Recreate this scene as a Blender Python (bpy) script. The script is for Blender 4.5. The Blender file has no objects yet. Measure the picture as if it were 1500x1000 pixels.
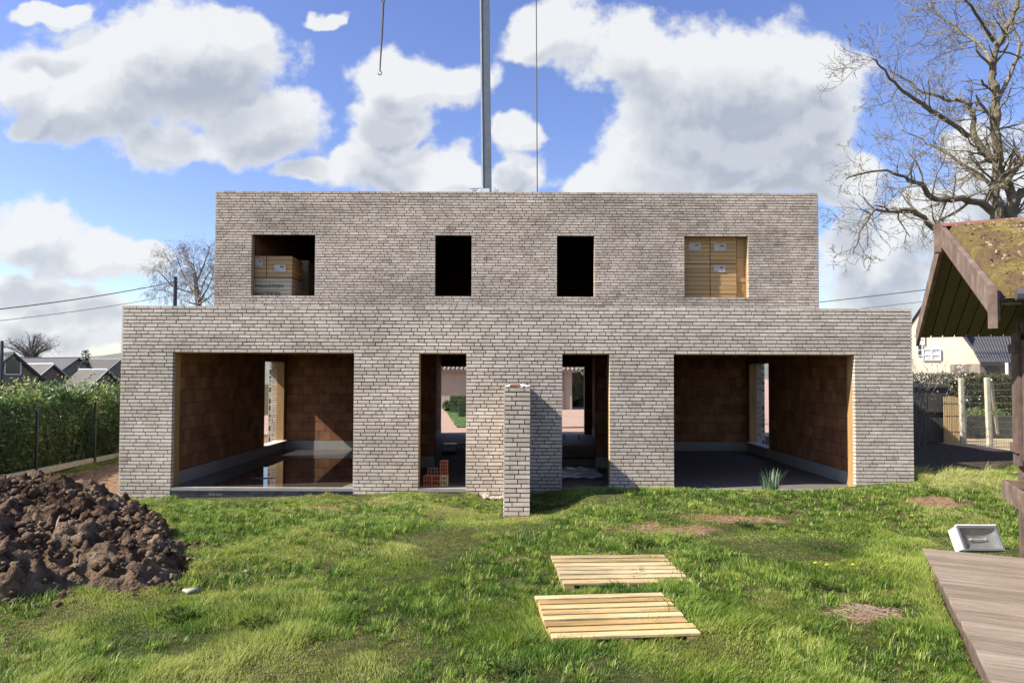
import bpy, bmesh, math, random, bisect
import numpy as np
from mathutils import Vector, Matrix, noise as mnoise

random.seed(7)
rng = np.random.default_rng(11)
scn = bpy.context.scene
col = scn.collection

# ------------------------------------------------------------------ camera
CAM_Z = 2.07
PITCH, ROLL = math.radians(1.7), math.radians(0.22)
cam_d = bpy.data.cameras.new('camera')
cam_d.lens = 24; cam_d.sensor_width = 36
cam_d.shift_x, cam_d.shift_y = -0.0047, 0.0122
cam_d.clip_start = 0.05; cam_d.clip_end = 3000
cam = bpy.data.objects.new('camera', cam_d); col.objects.link(cam)
CM = Matrix.Rotation(math.pi/2 + PITCH, 4, 'X') @ Matrix.Rotation(ROLL, 4, 'Z')
cam.matrix_world = Matrix.Translation((0, 0, CAM_Z)) @ CM
scn.camera = cam
def P(px, py, Y):
    """world point seen at photo pixel (1500x1000) at depth Y"""
    d = CM.to_3x3() @ Vector(((px-750)/1000 + cam_d.shift_x*1.5, (500-py)/1000 + cam_d.shift_y*1.5, -1))
    return Vector((0, 0, CAM_Z)) + d*(Y/d.y)

# ------------------------------------------------------------------ light
SUNV = Vector((1.0, 0.25, -0.905)).normalized()
el = math.asin(-SUNV.z); az = math.atan2(-SUNV.x, -SUNV.y)
sd = bpy.data.lights.new('sun', 'SUN'); sd.energy = 5.0; sd.angle = math.radians(0.53); sd.color = (1.0, 0.94, 0.84)
so = bpy.data.objects.new('sun', sd); col.objects.link(so)
so.rotation_euler = SUNV.to_track_quat('-Z', 'Y').to_euler()
so.location = (-20, -18, 20)
scn.view_settings.view_transform = 'Standard'; scn.view_settings.look = 'None'
scn.view_settings.gamma = 1; scn.view_settings.exposure = 0.9

def N(nt, t, **kw):
    n = nt.nodes.new(t)
    for k, v in kw.items():
        if k.startswith('i_'):
            n.inputs[k[2:].replace('_', ' ')].default_value = v
        else: setattr(n, k, v)
    return n

# world: Nishita sky with cumulus clouds placed by direction
w = bpy.data.worlds.new('World'); scn.world = w; w.use_nodes = True
nt = w.node_tree; nt.nodes.clear(); L = nt.links
out = N(nt, 'ShaderNodeOutputWorld'); bg = N(nt, 'ShaderNodeBackground'); bg.inputs['Strength'].default_value = 0.082
sky = N(nt, 'ShaderNodeTexSky', sky_type='NISHITA'); sky.sun_disc = False
sky.sun_elevation = el; sky.sun_rotation = az % (2*math.pi)
sky.air_density = 1.0; sky.dust_density = 0.6; sky.ozone_density = 2.2
hs = N(nt, 'ShaderNodeHueSaturation'); hs.inputs['Hue'].default_value = 0.52; hs.inputs['Saturation'].default_value = 1.12; hs.inputs['Value'].default_value = 1.42
L.new(sky.outputs[0], hs.inputs['Color'])
tc = N(nt, 'ShaderNodeTexCoord'); sep = N(nt, 'ShaderNodeSeparateXYZ'); L.new(tc.outputs['Generated'], sep.inputs[0])
def math_(nt, op, a, b=None, clamp=False):
    n = nt.nodes.new('ShaderNodeMath'); n.operation = op; n.use_clamp = clamp
    for i, v in enumerate((a, b)):
        if v is None: continue
        if isinstance(v, (int, float)): n.inputs[i].default_value = v
        else: nt.links.new(v, n.inputs[i])
    return n.outputs[0]
ay = math_(nt, 'MAXIMUM', math_(nt, 'ABSOLUTE', sep.outputs[1]), 0.05)
u_ = math_(nt, 'DIVIDE', sep.outputs[0], ay); v_ = math_(nt, 'DIVIDE', sep.outputs[2], ay)
uv = N(nt, 'ShaderNodeCombineXYZ'); L.new(u_, uv.inputs[0]); L.new(v_, uv.inputs[1])
# cloud field group: elliptical cores broken up by fractal noise
CL = [(265,85,205,100),(385,165,110,90),(110,150,160,75),(235,205,95,48),(30,110,90,70),(330,40,80,60),(60,180,90,40),
      (600,110,110,62),(560,180,75,50),(665,120,75,50),(520,235,70,50),(590,262,110,50),(660,250,60,50),
      (755,258,48,44),
      (1070,120,200,125),(1020,190,130,80),(1130,250,120,60),(930,60,120,75),(1195,105,90,90),(1060,210,200,65),(1180,190,110,80),(800,40,90,50),
      (860,268,55,40),(960,265,100,38),(1110,268,150,40),(1240,265,90,45),
      (45,345,85,62),(150,365,95,48),(40,440,130,40),(215,365,40,35),
      (1290,400,110,90),(1380,330,110,70),(1240,350,60,60),(1480,260,80,120),(1430,200,60,50),
      (80,5,75,22),(480,8,40,14),(455,250,40,30),(750,200,50,30),(120,478,220,45),(1320,480,200,60),(640,330,300,50)]
g = bpy.data.node_groups.new('cloud_field', 'ShaderNodeTree')
g.interface.new_socket('P', in_out='INPUT', socket_type='NodeSocketVector')
g.interface.new_socket('D', in_out='OUTPUT', socket_type='NodeSocketFloat'); g.interface.new_socket('C', in_out='OUTPUT', socket_type='NodeSocketFloat')
gi = g.nodes.new('NodeGroupInput'); go = g.nodes.new('NodeGroupOutput')
def nz(scale, det, rough, vec):
    n = g.nodes.new('ShaderNodeTexNoise'); n.inputs['Scale'].default_value = scale; n.inputs['Detail'].default_value = det
    n.inputs['Roughness'].default_value = rough; g.links.new(vec, n.inputs['Vector']); return n
wn = nz(6.0, 4, 0.55, gi.outputs[0])
wv = g.nodes.new('ShaderNodeVectorMath'); wv.operation = 'MULTIPLY_ADD'; g.links.new(wn.outputs['Color'], wv.inputs[0])
wv.inputs[1].default_value = (0.17, 0.13, 0); wv.inputs[2].default_value = (-0.085, -0.065, 0)
pv = g.nodes.new('ShaderNodeVectorMath'); pv.operation = 'ADD'; g.links.new(gi.outputs[0], pv.inputs[0]); g.links.new(wv.outputs[0], pv.inputs[1])
acc = None
for (cx, cy, rx, ry) in CL:
    cu, cv = (cx-757)/1000, (548-cy)/1000
    m = g.nodes.new('ShaderNodeVectorMath'); m.operation = 'MULTIPLY_ADD'
    g.links.new(pv.outputs[0], m.inputs[0]); m.inputs[1].default_value = (1000/rx, 1000/ry, 0); m.inputs[2].default_value = (-cu*1000/rx, -cv*1000/ry, 0)
    ln = g.nodes.new('ShaderNodeVectorMath'); ln.operation = 'LENGTH'; g.links.new(m.outputs[0], ln.inputs[0])
    if acc is None: acc = ln.outputs['Value']
    else:
        mn = g.nodes.new('ShaderNodeMath'); mn.operation = 'SMOOTH_MIN'; mn.inputs[2].default_value = 0.25
        g.links.new(acc, mn.inputs[0]); g.links.new(ln.outputs['Value'], mn.inputs[1]); acc = mn.outputs[0]
core = math_(g, 'SUBTRACT', 1.02, acc)
f1 = nz(10.0, 10, 0.6, gi.outputs[0]); f2 = nz(3.5, 7, 0.55, gi.outputs[0])
a1 = math_(g, 'MULTIPLY', math_(g, 'SUBTRACT', f1.outputs[0], 0.5), 1.5)
a2 = math_(g, 'MULTIPLY', math_(g, 'SUBTRACT', f2.outputs[0], 0.5), 0.9)
core = math_(g, 'MAXIMUM', core, -0.55)
dd = math_(g, 'ADD', core, math_(g, 'ADD', a1, a2)); g.links.new(dd, go.inputs[0]); g.links.new(math_(g, 'ADD', core, math_(g, 'MULTIPLY', a1, .45)), go.inputs[1])
def field(off):
    ad = N(nt, 'ShaderNodeVectorMath', operation='ADD'); L.new(uv.outputs[0], ad.inputs[0]); ad.inputs[1].default_value = off
    gn = N(nt, 'ShaderNodeGroup'); gn.node_tree = g; L.new(ad.outputs[0], gn.inputs[0]); return gn.outputs
F0 = field((0, 0, 0)); F1 = field((-0.015, 0.03, 0)); F2 = field((0.0, 0.075, 0)); d0, d1 = F0[0], F1[0]
def mr(nt, v, a, b, c=0., d=1., smooth=True):
    n = nt.nodes.new('ShaderNodeMapRange'); n.interpolation_type = 'SMOOTHSTEP' if smooth else 'LINEAR'
    nt.links.new(v, n.inputs['Value'])
    for k, x in zip(('From Min', 'From Max', 'To Min', 'To Max'), (a, b, c, d)): n.inputs[k].default_value = x
    return n.outputs[0]
alpha = mr(nt, d0, 0.03, 0.36)
occ = mr(nt, F2[1], -0.05, 0.75); thick = mr(nt, F0[1], 0.05, 0.65)
rim = mr(nt, math_(nt, 'SUBTRACT', d0, d1), -0.22, 0.22)
lit = math_(nt, 'SUBTRACT', math_(nt, 'ADD', 0.86, math_(nt, 'MULTIPLY', rim, 0.20)), math_(nt, 'MULTIPLY', math_(nt, 'MULTIPLY', occ, thick), 0.44))
cr = N(nt, 'ShaderNodeMixRGB'); cr.inputs[1].default_value = (2.6, 2.95, 3.6, 1); cr.inputs[2].default_value = (5.9, 6.0, 6.1, 1)
L.new(mr(nt, lit, 0.34, 0.98, smooth=False), cr.inputs[0])
mx = N(nt, 'ShaderNodeMixRGB'); L.new(math_(nt, 'MULTIPLY', alpha, 0.96), mx.inputs[0]); L.new(hs.outputs[0], mx.inputs[1]); L.new(cr.outputs[0], mx.inputs[2])
L.new(mx.outputs[0], bg.inputs['Color']); L.new(bg.outputs[0], out.inputs['Surface'])
w.cycles.sampling_method = 'MANUAL'; w.cycles.sample_map_resolution = 1024

# ------------------------------------------------------------------ helpers
def tag(o, label=None, cat=None, group=None, kind=None):
    if label: o['label'] = label
    if cat: o['category'] = cat
    if group: o['group'] = group
    if kind: o['kind'] = kind
    return o
def empty(name, loc, label, cat, group=None, rz=0.0):
    o = bpy.data.objects.new(name, None); col.objects.link(o); o.location = loc; o.rotation_euler[2] = rz
    o.empty_display_size = 0.2
    return tag(o, label, cat, group)
class MB:
    def __init__(s): s.v = []; s.f = []; s.t = []
    def add(s, vs, fs, tone=0.5):
        b = len(s.v); s.v.extend([tuple(p) for p in vs]); s.f.extend([tuple(b+i for i in q) for q in fs]); s.t.extend([tone]*len(vs))
    def box(s, x0, x1, y0, y1, z0, z1, tone=0.5, T=None):
        vs = [(x0,y0,z0),(x1,y0,z0),(x1,y1,z0),(x0,y1,z0),(x0,y0,z1),(x1,y0,z1),(x1,y1,z1),(x0,y1,z1)]
        if T: vs = [T(*p) for p in vs]
        s.add(vs, [(0,3,2,1),(4,5,6,7),(0,1,5,4),(1,2,6,5),(2,3,7,6),(3,0,4,7)], tone)
    def tube(s, pts, rad, n=6, tone=0.5, cap=True):
        pts = [Vector(p) for p in pts]
        if isinstance(rad, (int, float)): rad = [rad]*len(pts)
        vs = []; up = None
        for i, p in enumerate(pts):
            d = (pts[min(i+1, len(pts)-1)] - pts[max(i-1, 0)])
            if d.length < 1e-9: d = Vector((0, 0, 1))
            d.normalize()
            if up is None: up = d.orthogonal().normalized()
            else:
                up = up - d*up.dot(d)
                up = up.normalized() if up.length > 1e-6 else d.orthogonal().normalized()
            q = d.cross(up)
            for k in range(n):
                a = 2*math.pi*k/n; vs.append(p + (up*math.cos(a) + q*math.sin(a))*rad[i])
        fs = []
        for i in range(len(pts)-1):
            for k in range(n):
                a = i*n+k; b = i*n+(k+1) % n; fs.append((a, b, b+n, a+n))
        if cap: fs.append(tuple(range(n-1, -1, -1))); fs.append(tuple((len(pts)-1)*n+k for k in range(n)))
        s.add(vs, fs, tone)
    def build(s, name, mat, parent=None, smooth=False, bevel=0.0):
        me = bpy.data.meshes.new(name)
        if parent is not None and parent.type == 'EMPTY':
            iv = (Matrix.Translation(parent.location) @ parent.rotation_euler.to_matrix().to_4x4()).inverted()
            vs = [tuple(iv @ Vector(p)) for p in s.v]
        elif parent is not None:
            par = parent
            while par.parent: par = par.parent
            iv = (Matrix.Translation(par.location) @ par.rotation_euler.to_matrix().to_4x4()).inverted() if par.type == 'EMPTY' else Matrix()
            vs = [tuple(iv @ Vector(p)) for p in s.v]
        else: vs = s.v
        me.from_pydata(vs, [], s.f)
        at = me.attributes.new('tone', 'FLOAT', 'POINT'); at.data.foreach_set('value', np.array(s.t, dtype=np.float32))
        if smooth: me.polygons.foreach_set('use_smooth', [True]*len(me.polygons))
        me.materials.append(mat); me.update()
        o = bpy.data.objects.new(name, me); col.objects.link(o)
        if parent is not None: o.parent = parent
        if bevel:
            b = o.modifiers.new('bevel', 'BEVEL'); b.width = bevel; b.segments = 2; b.limit_method = 'ANGLE'
        return o

def mat(name, cols, rough=0.8, scale=4.0, detail=6, attr=0.0, bump=0.0, bscale=40., metal=0., stretch=None, spec=None, coat=None, noise_mix=1.0, trans=0.0, rramp=None, stain=None):
    """procedural principled material; cols = colour ramp stops; attr = share of mesh attribute 'tone' in the ramp position"""
    m = bpy.data.materials.new(name); m.use_nodes = True; t = m.node_tree; b = t.nodes['Principled BSDF']
    tc = N(t, 'ShaderNodeTexCoord'); vec = tc.outputs['Object']
    if stretch:
        mp = N(t, 'ShaderNodeMapping'); mp.inputs['Scale'].default_value = stretch; t.links.new(vec, mp.inputs[0]); vec = mp.outputs[0]
    n1 = N(t, 'ShaderNodeTexNoise'); n1.inputs['Scale'].default_value = scale; n1.inputs['Detail'].default_value = detail; n1.inputs['Roughness'].default_value = 0.65
    t.links.new(vec, n1.inputs['Vector'])
    fac = mr(t, n1.outputs[0], 0.28, 0.72, smooth=False)
    if attr > 0:
        a = N(t, 'ShaderNodeAttribute', attribute_name='tone')
        fac = math_(t, 'ADD', math_(t, 'MULTIPLY', a.outputs['Fac'], attr), math_(t, 'MULTIPLY', fac, 1-attr))
    r = N(t, 'ShaderNodeValToRGB'); els = r.color_ramp.elements
    while len(els) < len(cols): els.new(0.5)
    for i, c in enumerate(cols):
        if len(c) == 4: els[i].position = c[0]; cc = c[1:]
        else: els[i].position = i/(len(cols)-1) if len(cols) > 1 else 0; cc = c
        els[i].color = (*cc, 1)
    t.links.new(fac, r.inputs[0]); t.links.new(r.outputs[0], b.inputs['Base Color'])
    if stain:
        ns = N(t, 'ShaderNodeTexNoise'); ns.inputs['Scale'].default_value = stain[0]; ns.inputs['Detail'].default_value = 9; ns.inputs['Roughness'].default_value = .7
        mps = N(t, 'ShaderNodeMapping'); mps.inputs['Scale'].default_value = (1, 1, 1.8); t.links.new(vec, mps.inputs[0]); t.links.new(mps.outputs[0], ns.inputs['Vector'])
        vm = N(t, 'ShaderNodeVectorMath', operation='SCALE'); t.links.new(r.outputs[0], vm.inputs[0]); t.links.new(mr(t, ns.outputs[0], .36, .62, stain[1], stain[2]), vm.inputs['Scale'])
        t.links.new(vm.outputs[0], b.inputs['Base Color'])
    b.inputs['Roughness'].default_value = rough; b.inputs['Metallic'].default_value = metal
    if spec is not None: b.inputs['Specular IOR Level'].default_value = spec
    if rramp:
        n3 = N(t, 'ShaderNodeTexNoise'); n3.inputs['Scale'].default_value = rramp[0]; n3.inputs['Detail'].default_value = 4
        t.links.new(vec, n3.inputs['Vector']); t.links.new(mr(t, n3.outputs[0], rramp[1], rramp[2], rramp[3], rramp[4]), b.inputs['Roughness'])
    if bump:
        n2 = N(t, 'ShaderNodeTexNoise'); n2.inputs['Scale'].default_value = bscale; n2.inputs['Detail'].default_value = 6; t.links.new(vec, n2.inputs['Vector'])
        bp = N(t, 'ShaderNodeBump'); bp.inputs['Strength'].default_value = 1.0; bp.inputs['Distance'].default_value = bump
        t.links.new(n2.outputs[0], bp.inputs['Height']); t.links.new(bp.outputs[0], b.inputs['Normal'])
    if trans:
        tr = N(t, 'ShaderNodeBsdfTranslucent'); t.links.new(r.outputs[0], tr.inputs[0])
        ms = N(t, 'ShaderNodeMixShader'); ms.inputs[0].default_value = trans
        o = t.nodes['Material Output']; t.links.new(b.outputs[0], ms.inputs[1]); t.links.new(tr.outputs[0], ms.inputs[2]); t.links.new(ms.outputs[0], o.inputs[0])
    return m

M = {}
M['brick'] = mat('grey_brick', [(0,.26,.205,.16),(.2,.44,.365,.295),(.5,.57,.49,.41),(.8,.67,.60,.52),(1,.75,.69,.62)], .9, 9, 8, .6, .003, 70, spec=.2, stain=(.45,.86,1.16))
M['brick_up'] = mat('grey_brown_brick', [(0,.25,.195,.15),(.25,.42,.34,.27),(.55,.56,.47,.385),(.8,.65,.57,.48),(1,.72,.65,.57)], .9, 9, 8, .6, .003, 70, spec=.2, stain=(.5,.80,1.14))
M['joint'] = mat('raked_joint', [(.02,.018,.016),(.045,.04,.036)], .95, 20)
M['concrete'] = mat('concrete', [(.22,.21,.19),(.36,.34,.31)], .85, 3, 8, 0, .003, 60)
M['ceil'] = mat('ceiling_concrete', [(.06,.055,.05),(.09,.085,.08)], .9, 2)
M['timber'] = mat('timber_yellow', [(.30,.17,.06),(.45,.28,.11)], .7, 3, 6, 0, .001, 60, stretch=(6,6,.6))
M['skirt'] = mat('aerated_block', [(.25,.245,.235),(.34,.335,.32)], .9, 5, 5, .3)
M['black'] = mat('dark_membrane', [(.012,.014,.024),(.028,.03,.042)], .6, 6, 5, 0, .004, 18)
M['print'] = mat('pale_print', [(.22,.23,.26),(.32,.33,.36)], .6)
M['pir'] = mat('yellow_insulation', [(.36,.21,.08),(.56,.36,.155)], .6, 2.5, 5, .6, .001, 60, stretch=(1,1,4))
M['pirgrey'] = mat('pale_insulation', [(.42,.34,.22),(.52,.45,.32)], .5, 2.5, 5, .4, .001, 60, stretch=(1,1,4))
M['sticker'] = mat('white_sticker', [(.38,.33,.29),(.60,.56,.53)], .5, 14)
M['ink'] = mat('dark_ink', [(.03,.02,.02),(.05,.035,.03)], .7)
M['steel'] = mat('grey_painted_steel', [(.13,.15,.17),(.19,.21,.23)], .45, 4, 5, 0, metal=.3)
M['steel_pale'] = mat('pale_steel', [(.5,.52,.54),(.68,.7,.72)], .4, 4, 5, 0, metal=.2)
M['cable'] = mat('dark_cable', [(.03,.03,.035),(.06,.06,.07)], .6)
M['bark'] = mat('grey_bark', [(.08,.066,.045),(.18,.152,.10),(.30,.262,.185)], .95, 7, 6, .35, .01, 30)
M['bark_birch'] = mat('birch_twigs', [(.16,.12,.10),(.30,.24,.19)], .95, 7, 6, .3)
M['bark_far'] = mat('far_bark', [(.10,.085,.075),(.18,.155,.135)], .95, 7, 6, .3)
M['wood_brown'] = mat('stained_brown_wood', [(.05,.033,.025),(.125,.082,.064),(.21,.15,.12)], .75, 5, 8, .35, .002, 40, stretch=(2,2,2))
M['barge'] = mat('weathered_bargeboard', [(.07,.045,.033),(.16,.108,.08),(.29,.215,.17)], .75, 7, 9, .2, .002, 40)
M['log'] = mat('brown_log', [(.09,.06,.045),(.20,.14,.11)], .7, 6, 8, .3, .002, 40)
M['soffit'] = mat('olive_soffit_board', [(.085,.073,.035),(.125,.108,.052)], .8, 3, 5, .4)
M['moss'] = mat('roof_moss', [(0,.05,.028,.018),(.3,.11,.06,.028),(.5,.12,.082,.02),(.75,.19,.145,.03),(1,.27,.21,.06)], .95, 6, 9, .35, .02, 45)
M['litter'] = mat('dead_leaf', [(.20,.13,.08),(.42,.33,.25)], .9, 20, 4, .6)
M['redcap'] = mat('red_ridge_cap', [(.14,.05,.03),(.27,.12,.08)], .7, 9)
M['deck'] = mat('weathered_deck', [(0,.12,.088,.062),(.5,.25,.195,.145),(1,.38,.315,.245)], .8, 3.0, 9, .38, .003, 50, stretch=(.7,9,9), stain=(.5,.8,1.12))
M['pallet'] = mat('fresh_pallet_wood', [(0,.38,.22,.07),(.5,.55,.38,.16),(1,.66,.52,.28)], .75, 4, 7, .7, .002, 60, stretch=(.6,4,1), stain=(2.2,.62,1.08))
M['pallet_far'] = mat('pale_pallet_wood', [(0,.36,.24,.10),(.5,.51,.38,.19),(1,.62,.51,.31)], .75, 4, 7, .6, .002, 60, stretch=(.6,4,1), stain=(2.2,.58,1.05))
M['grey_pvc'] = mat('lamp_housing', [(.55,.57,.57),(.70,.71,.70)], .45, 6)
M['refl'] = mat('lamp_reflector', [(.42,.43,.42),(.58,.58,.55)], .38, 3, metal=.35)
M['terracotta'] = mat('hollow_brick', [(.30,.09,.045),(.48,.17,.09)], .85, 12, 5, .5)
M['tan_block'] = mat('pale_block', [(.5,.38,.2),(.66,.54,.34)], .85, 12, 5, .4)
M['laurel'] = mat('laurel_leaf', [(0,.035,.08,.03),(.4,.10,.17,.05),(.72,.27,.32,.09),(1,.46,.46,.17)], .42, 1.2, 4, .75, trans=.42, spec=.5)
M['conifer'] = mat('conifer_needles', [(.008,.02,.016),(.02,.045,.03)], .8, 3, 4, .5)
M['hedge_dull'] = mat('dull_hedge', [(0,.03,.035,.015),(.5,.085,.08,.035),(1,.17,.15,.075)], .8, 2, 4, .6, trans=.1)
M['boxwood'] = mat('clipped_boxwood', [(.014,.035,.012),(.05,.09,.025)], .75, 6, 6, .5)
M['roof_grey'] = mat('grey_roof_slate', [(.075,.066,.06),(.13,.118,.108)], .85, 1.2, 7, .3)
M['roof_dark'] = mat('dark_roof', [(.045,.045,.05),(.09,.088,.092)], .8, 1, 6, .3)
M['house_wall'] = mat('brown_house_wall', [(.16,.13,.105),(.25,.21,.17)], .9, 2, 5)
M['house_wall2'] = mat('beige_house_wall', [(.34,.27,.21),(.42,.345,.275)], .9, 2, 5)
M['cream'] = mat('cream_render', [(.66,.56,.40),(.74,.65,.49)], .9, 1.2, 5)
M['white'] = mat('white_paint', [(.68,.68,.66),(.8,.8,.78)], .5, 4)
M['glass_dark'] = mat('dark_window_glass', [(.02,.025,.03),(.05,.055,.06)], .08, 2)
M['glass_pale'] = mat('pale_window_glass', [(.4,.43,.46),(.6,.62,.64)], .15, 2)
M['bamboo'] = mat('bamboo_screen', [(.38,.26,.12),(.58,.43,.22)], .75, 6, 4, .7)
M['fence_dark'] = mat('dark_fence', [(.045,.045,.035),(.10,.095,.075)], .85, 3, 5, .4)
M['post_conc'] = mat('concrete_post', [(.42,.38,.28),(.60,.55,.42)], .85, 6, 5)
M['wire'] = mat('dark_wire', [(.02,.03,.028),(.035,.045,.04)], .5)
M['plastic'] = mat('white_plastic', [(.5,.53,.58),(.72,.74,.77)], .35, 6, 5, 0, .01, 10)
M['mortar'] = mat('mortar_lumps', [(.5,.48,.44),(.72,.70,.65)], .9, 12, 6, 0, .01, 40)
M['blossom'] = mat('pale_blossom', [(.45,.42,.36),(.72,.7,.64)], .8)
M['daff'] = mat('daffodil_leaf', [(.06,.11,.06),(.17,.24,.14)], .5, 6, 4, .7, trans=.2)
M['yellow'] = mat('yellow_petal', [(.75,.55,.02),(.85,.7,.05)], .6)
M['weed'] = mat('weed_leaf', [(.025,.05,.010),(.08,.12,.025)], .8, 5, 4, .7, trans=.3, spec=.08)
M['stone'] = mat('rubble_stone', [(.28,.235,.18),(.50,.45,.37)], .9, 12, 6, .5, .004, 60)

# interior hollow-block walls
def block_mat(name, swap):
    m = bpy.data.materials.new(name); m.use_nodes = True; t = m.node_tree; b = t.nodes['Principled BSDF']
    tc = N(t, 'ShaderNodeTexCoord'); s = N(t, 'ShaderNodeSeparateXYZ'); t.links.new(tc.outputs['Object'], s.inputs[0])
    c = N(t, 'ShaderNodeCombineXYZ'); t.links.new(s.outputs[1 if swap else 0], c.inputs[0]); t.links.new(s.outputs[2], c.inputs[1])
    br = N(t, 'ShaderNodeTexBrick'); t.links.new(c.outputs[0], br.inputs['Vector'])
    br.inputs['Scale'].default_value = 1; br.inputs['Brick Width'].default_value = .30; br.inputs['Row Height'].default_value = .25
    br.inputs['Mortar Size'].default_value = .006; br.inputs['Mortar Smooth'].default_value = .4; br.inputs['Bias'].default_value = -.1
    br.inputs['Color1'].default_value = (.235,.100,.046,1); br.inputs['Color2'].default_value = (.35,.17,.08,1); br.inputs['Mortar'].default_value = (.10,.045,.03,1)
    n1 = N(t, 'ShaderNodeTexNoise'); n1.inputs['Scale'].default_value = 3; n1.inputs['Detail'].default_value = 7
    mx = N(t, 'ShaderNodeMixRGB', blend_type='MULTIPLY'); mx.inputs[0].default_value = .7
    r = N(t, 'ShaderNodeValToRGB'); r.color_ramp.elements[0].color = (.45,.4,.36,1); r.color_ramp.elements[0].position = .3; r.color_ramp.elements[1].color = (1.1,1.05,1,1); r.color_ramp.elements[1].position = .62
    t.links.new(tc.outputs['Object'], n1.inputs['Vector']); t.links.new(n1.outputs[0], r.inputs[0])
    t.links.new(br.outputs[0], mx.inputs[1]); t.links.new(r.outputs[0], mx.inputs[2]); t.links.new(mx.outputs[0], b.inputs['Base Color'])
    wv = N(t, 'ShaderNodeTexWave', bands_direction='X'); wv.inputs['Scale'].default_value = 14; wv.inputs['Distortion'].default_value = 0; t.links.new(c.outputs[0], wv.inputs['Vector'])
    ad = math_(t, 'ADD', math_(t, 'MULTIPLY', wv.outputs['Fac'], .25), math_(t, 'MULTIPLY', br.outputs['Fac'], -1.5))
    bp = N(t, 'ShaderNodeBump'); bp.inputs['Distance'].default_value = .006; t.links.new(ad, bp.inputs['Height']); t.links.new(bp.outputs[0], b.inputs['Normal'])
    b.inputs['Roughness'].default_value = .9
    return m
M['blk_x'] = block_mat('terracotta_block_wall', False); M['blk_y'] = block_mat('terracotta_block_side_wall', True)

# wet concrete floor with puddles
def floor_mat():
    m = bpy.data.materials.new('wet_concrete_floor'); m.use_nodes = True; t = m.node_tree; b = t.nodes['Principled BSDF']
    tc = N(t, 'ShaderNodeTexCoord')
    n1 = N(t, 'ShaderNodeTexNoise'); n1.inputs['Scale'].default_value = .55; n1.inputs['Detail'].default_value = 4; t.links.new(tc.outputs['Object'], n1.inputs['Vector'])
    sp = N(t, 'ShaderNodeSeparateXYZ'); t.links.new(tc.outputs['Object'], sp.inputs[0])
    # the left room holds most of the water
    lf = mr(t, sp.outputs[0], -2.9, -3.3, -.22, .16)
    wet = mr(t, math_(t, 'ADD', n1.outputs[0], lf), .50, .54)
    n2 = N(t, 'ShaderNodeTexNoise'); n2.inputs['Scale'].default_value = 6; n2.inputs['Detail'].default_value = 8; t.links.new(tc.outputs['Object'], n2.inputs['Vector'])
    r = N(t, 'ShaderNodeValToRGB'); r.color_ramp.elements[0].color = (.10,.09,.078,1); r.color_ramp.elements[1].color = (.19,.17,.145,1); t.links.new(n2.outputs[0], r.inputs[0])
    mx = N(t, 'ShaderNodeMixRGB'); mx.inputs[2].default_value = (.07,.055,.045,1); t.links.new(wet, mx.inputs[0]); t.links.new(r.outputs[0], mx.inputs[1])
    t.links.new(mx.outputs[0], b.inputs['Base Color']); t.links.new(mr(t, wet, 0, 1, .75, .03, False), b.inputs['Roughness'])
    bp = N(t, 'ShaderNodeBump'); bp.inputs['Distance'].default_value = .003; t.links.new(math_(t, 'MULTIPLY', n2.outputs[0], math_(t, 'SUBTRACT', 1., wet)), bp.inputs['Height']); t.links.new(bp.outputs[0], b.inputs['Normal'])
    return m
M['floor'] = floor_mat()

# ------------------------------------------------------------------ noise for terrain (numpy value noise)
_tab = rng.random((256, 256))
def vnoise(x, y):
    x = np.asarray(x, float); y = np.asarray(y, float)
    xi = np.floor(x).astype(int); yi = np.floor(y).astype(int); fx = x-xi; fy = y-yi
    fx = fx*fx*(3-2*fx); fy = fy*fy*(3-2*fy)
    a = _tab[xi & 255, yi & 255]; b = _tab[(xi+1) & 255, yi & 255]; c = _tab[xi & 255, (yi+1) & 255]; d = _tab[(xi+1) & 255, (yi+1) & 255]
    return (a*(1-fx)+b*fx)*(1-fy) + (c*(1-fx)+d*fx)*fy
def fbm(x, y, o=4, s=1.0):
    r = 0; a = .5; t = 0
    for i in range(o): r = r + a*vnoise(x*s+17.3*i, y*s-9.1*i); t += a; a *= .5; s *= 2.03
    return r/t
def sst(a, b, x): t = np.clip((x-a)/(b-a), 0, 1); return t*t*(3-2*t)
FX = [-12,-9,-7.2,-6.2,-3,-1.8,-.7,-.4,.3,.8,1.7,2.9,4.5,5.4,6.2,7.2,8.5,9.5,11,13]
FZ = [-.12,-.2,-.27,-.19,-.12,-.06,-.09,-.16,-.06,.0,.01,.0,-.04,.0,.07,.15,.27,.30,.2,.05]
def gz(x, y, fine=True):
    x = np.asarray(x, float); y = np.asarray(y, float)
    near = .12 + (fbm(x, y, 3, .55)-.5)*.14
    f = np.interp(x, FX, FZ)
    z = near*(1-sst(8., 12.2, y)) + f*sst(8., 12.2, y)
    z = z*(1-sst(12.6, 16, y)) + np.where(np.abs(x) < 40, -.08, -.08)*sst(12.6, 16, y)
    z = z + (fbm(x, y, 3, 2.1)-.5)*.05*sst(3, 5, y)*(1-sst(11, 12.3, y))
    z = z - 3.2*sst(12.5, 26, -x)*sst(0, 1, y+100)
    z = z + .25*sst(.55, 1.15, x)*(1-sst(6.5, 8.5, x))*np.exp(-((y-10.3)/1.15)**2)
    inside = (np.abs(x) < 7.12) & (y > 12.44) & (y < 24.1)
    z = np.where(inside, -.40, z)
    dk = (x*.907 - y*.42 - (3.66*.907-5.87*.42)); du = (x*.42 + y*.907 - (3.66*.42+5.87*.907))
    under = (dk > -.02) & (du < 1.33) & (du > -6) & (dk < 5)
    z = np.where(under, np.minimum(z, .12), z)
    return z

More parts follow.
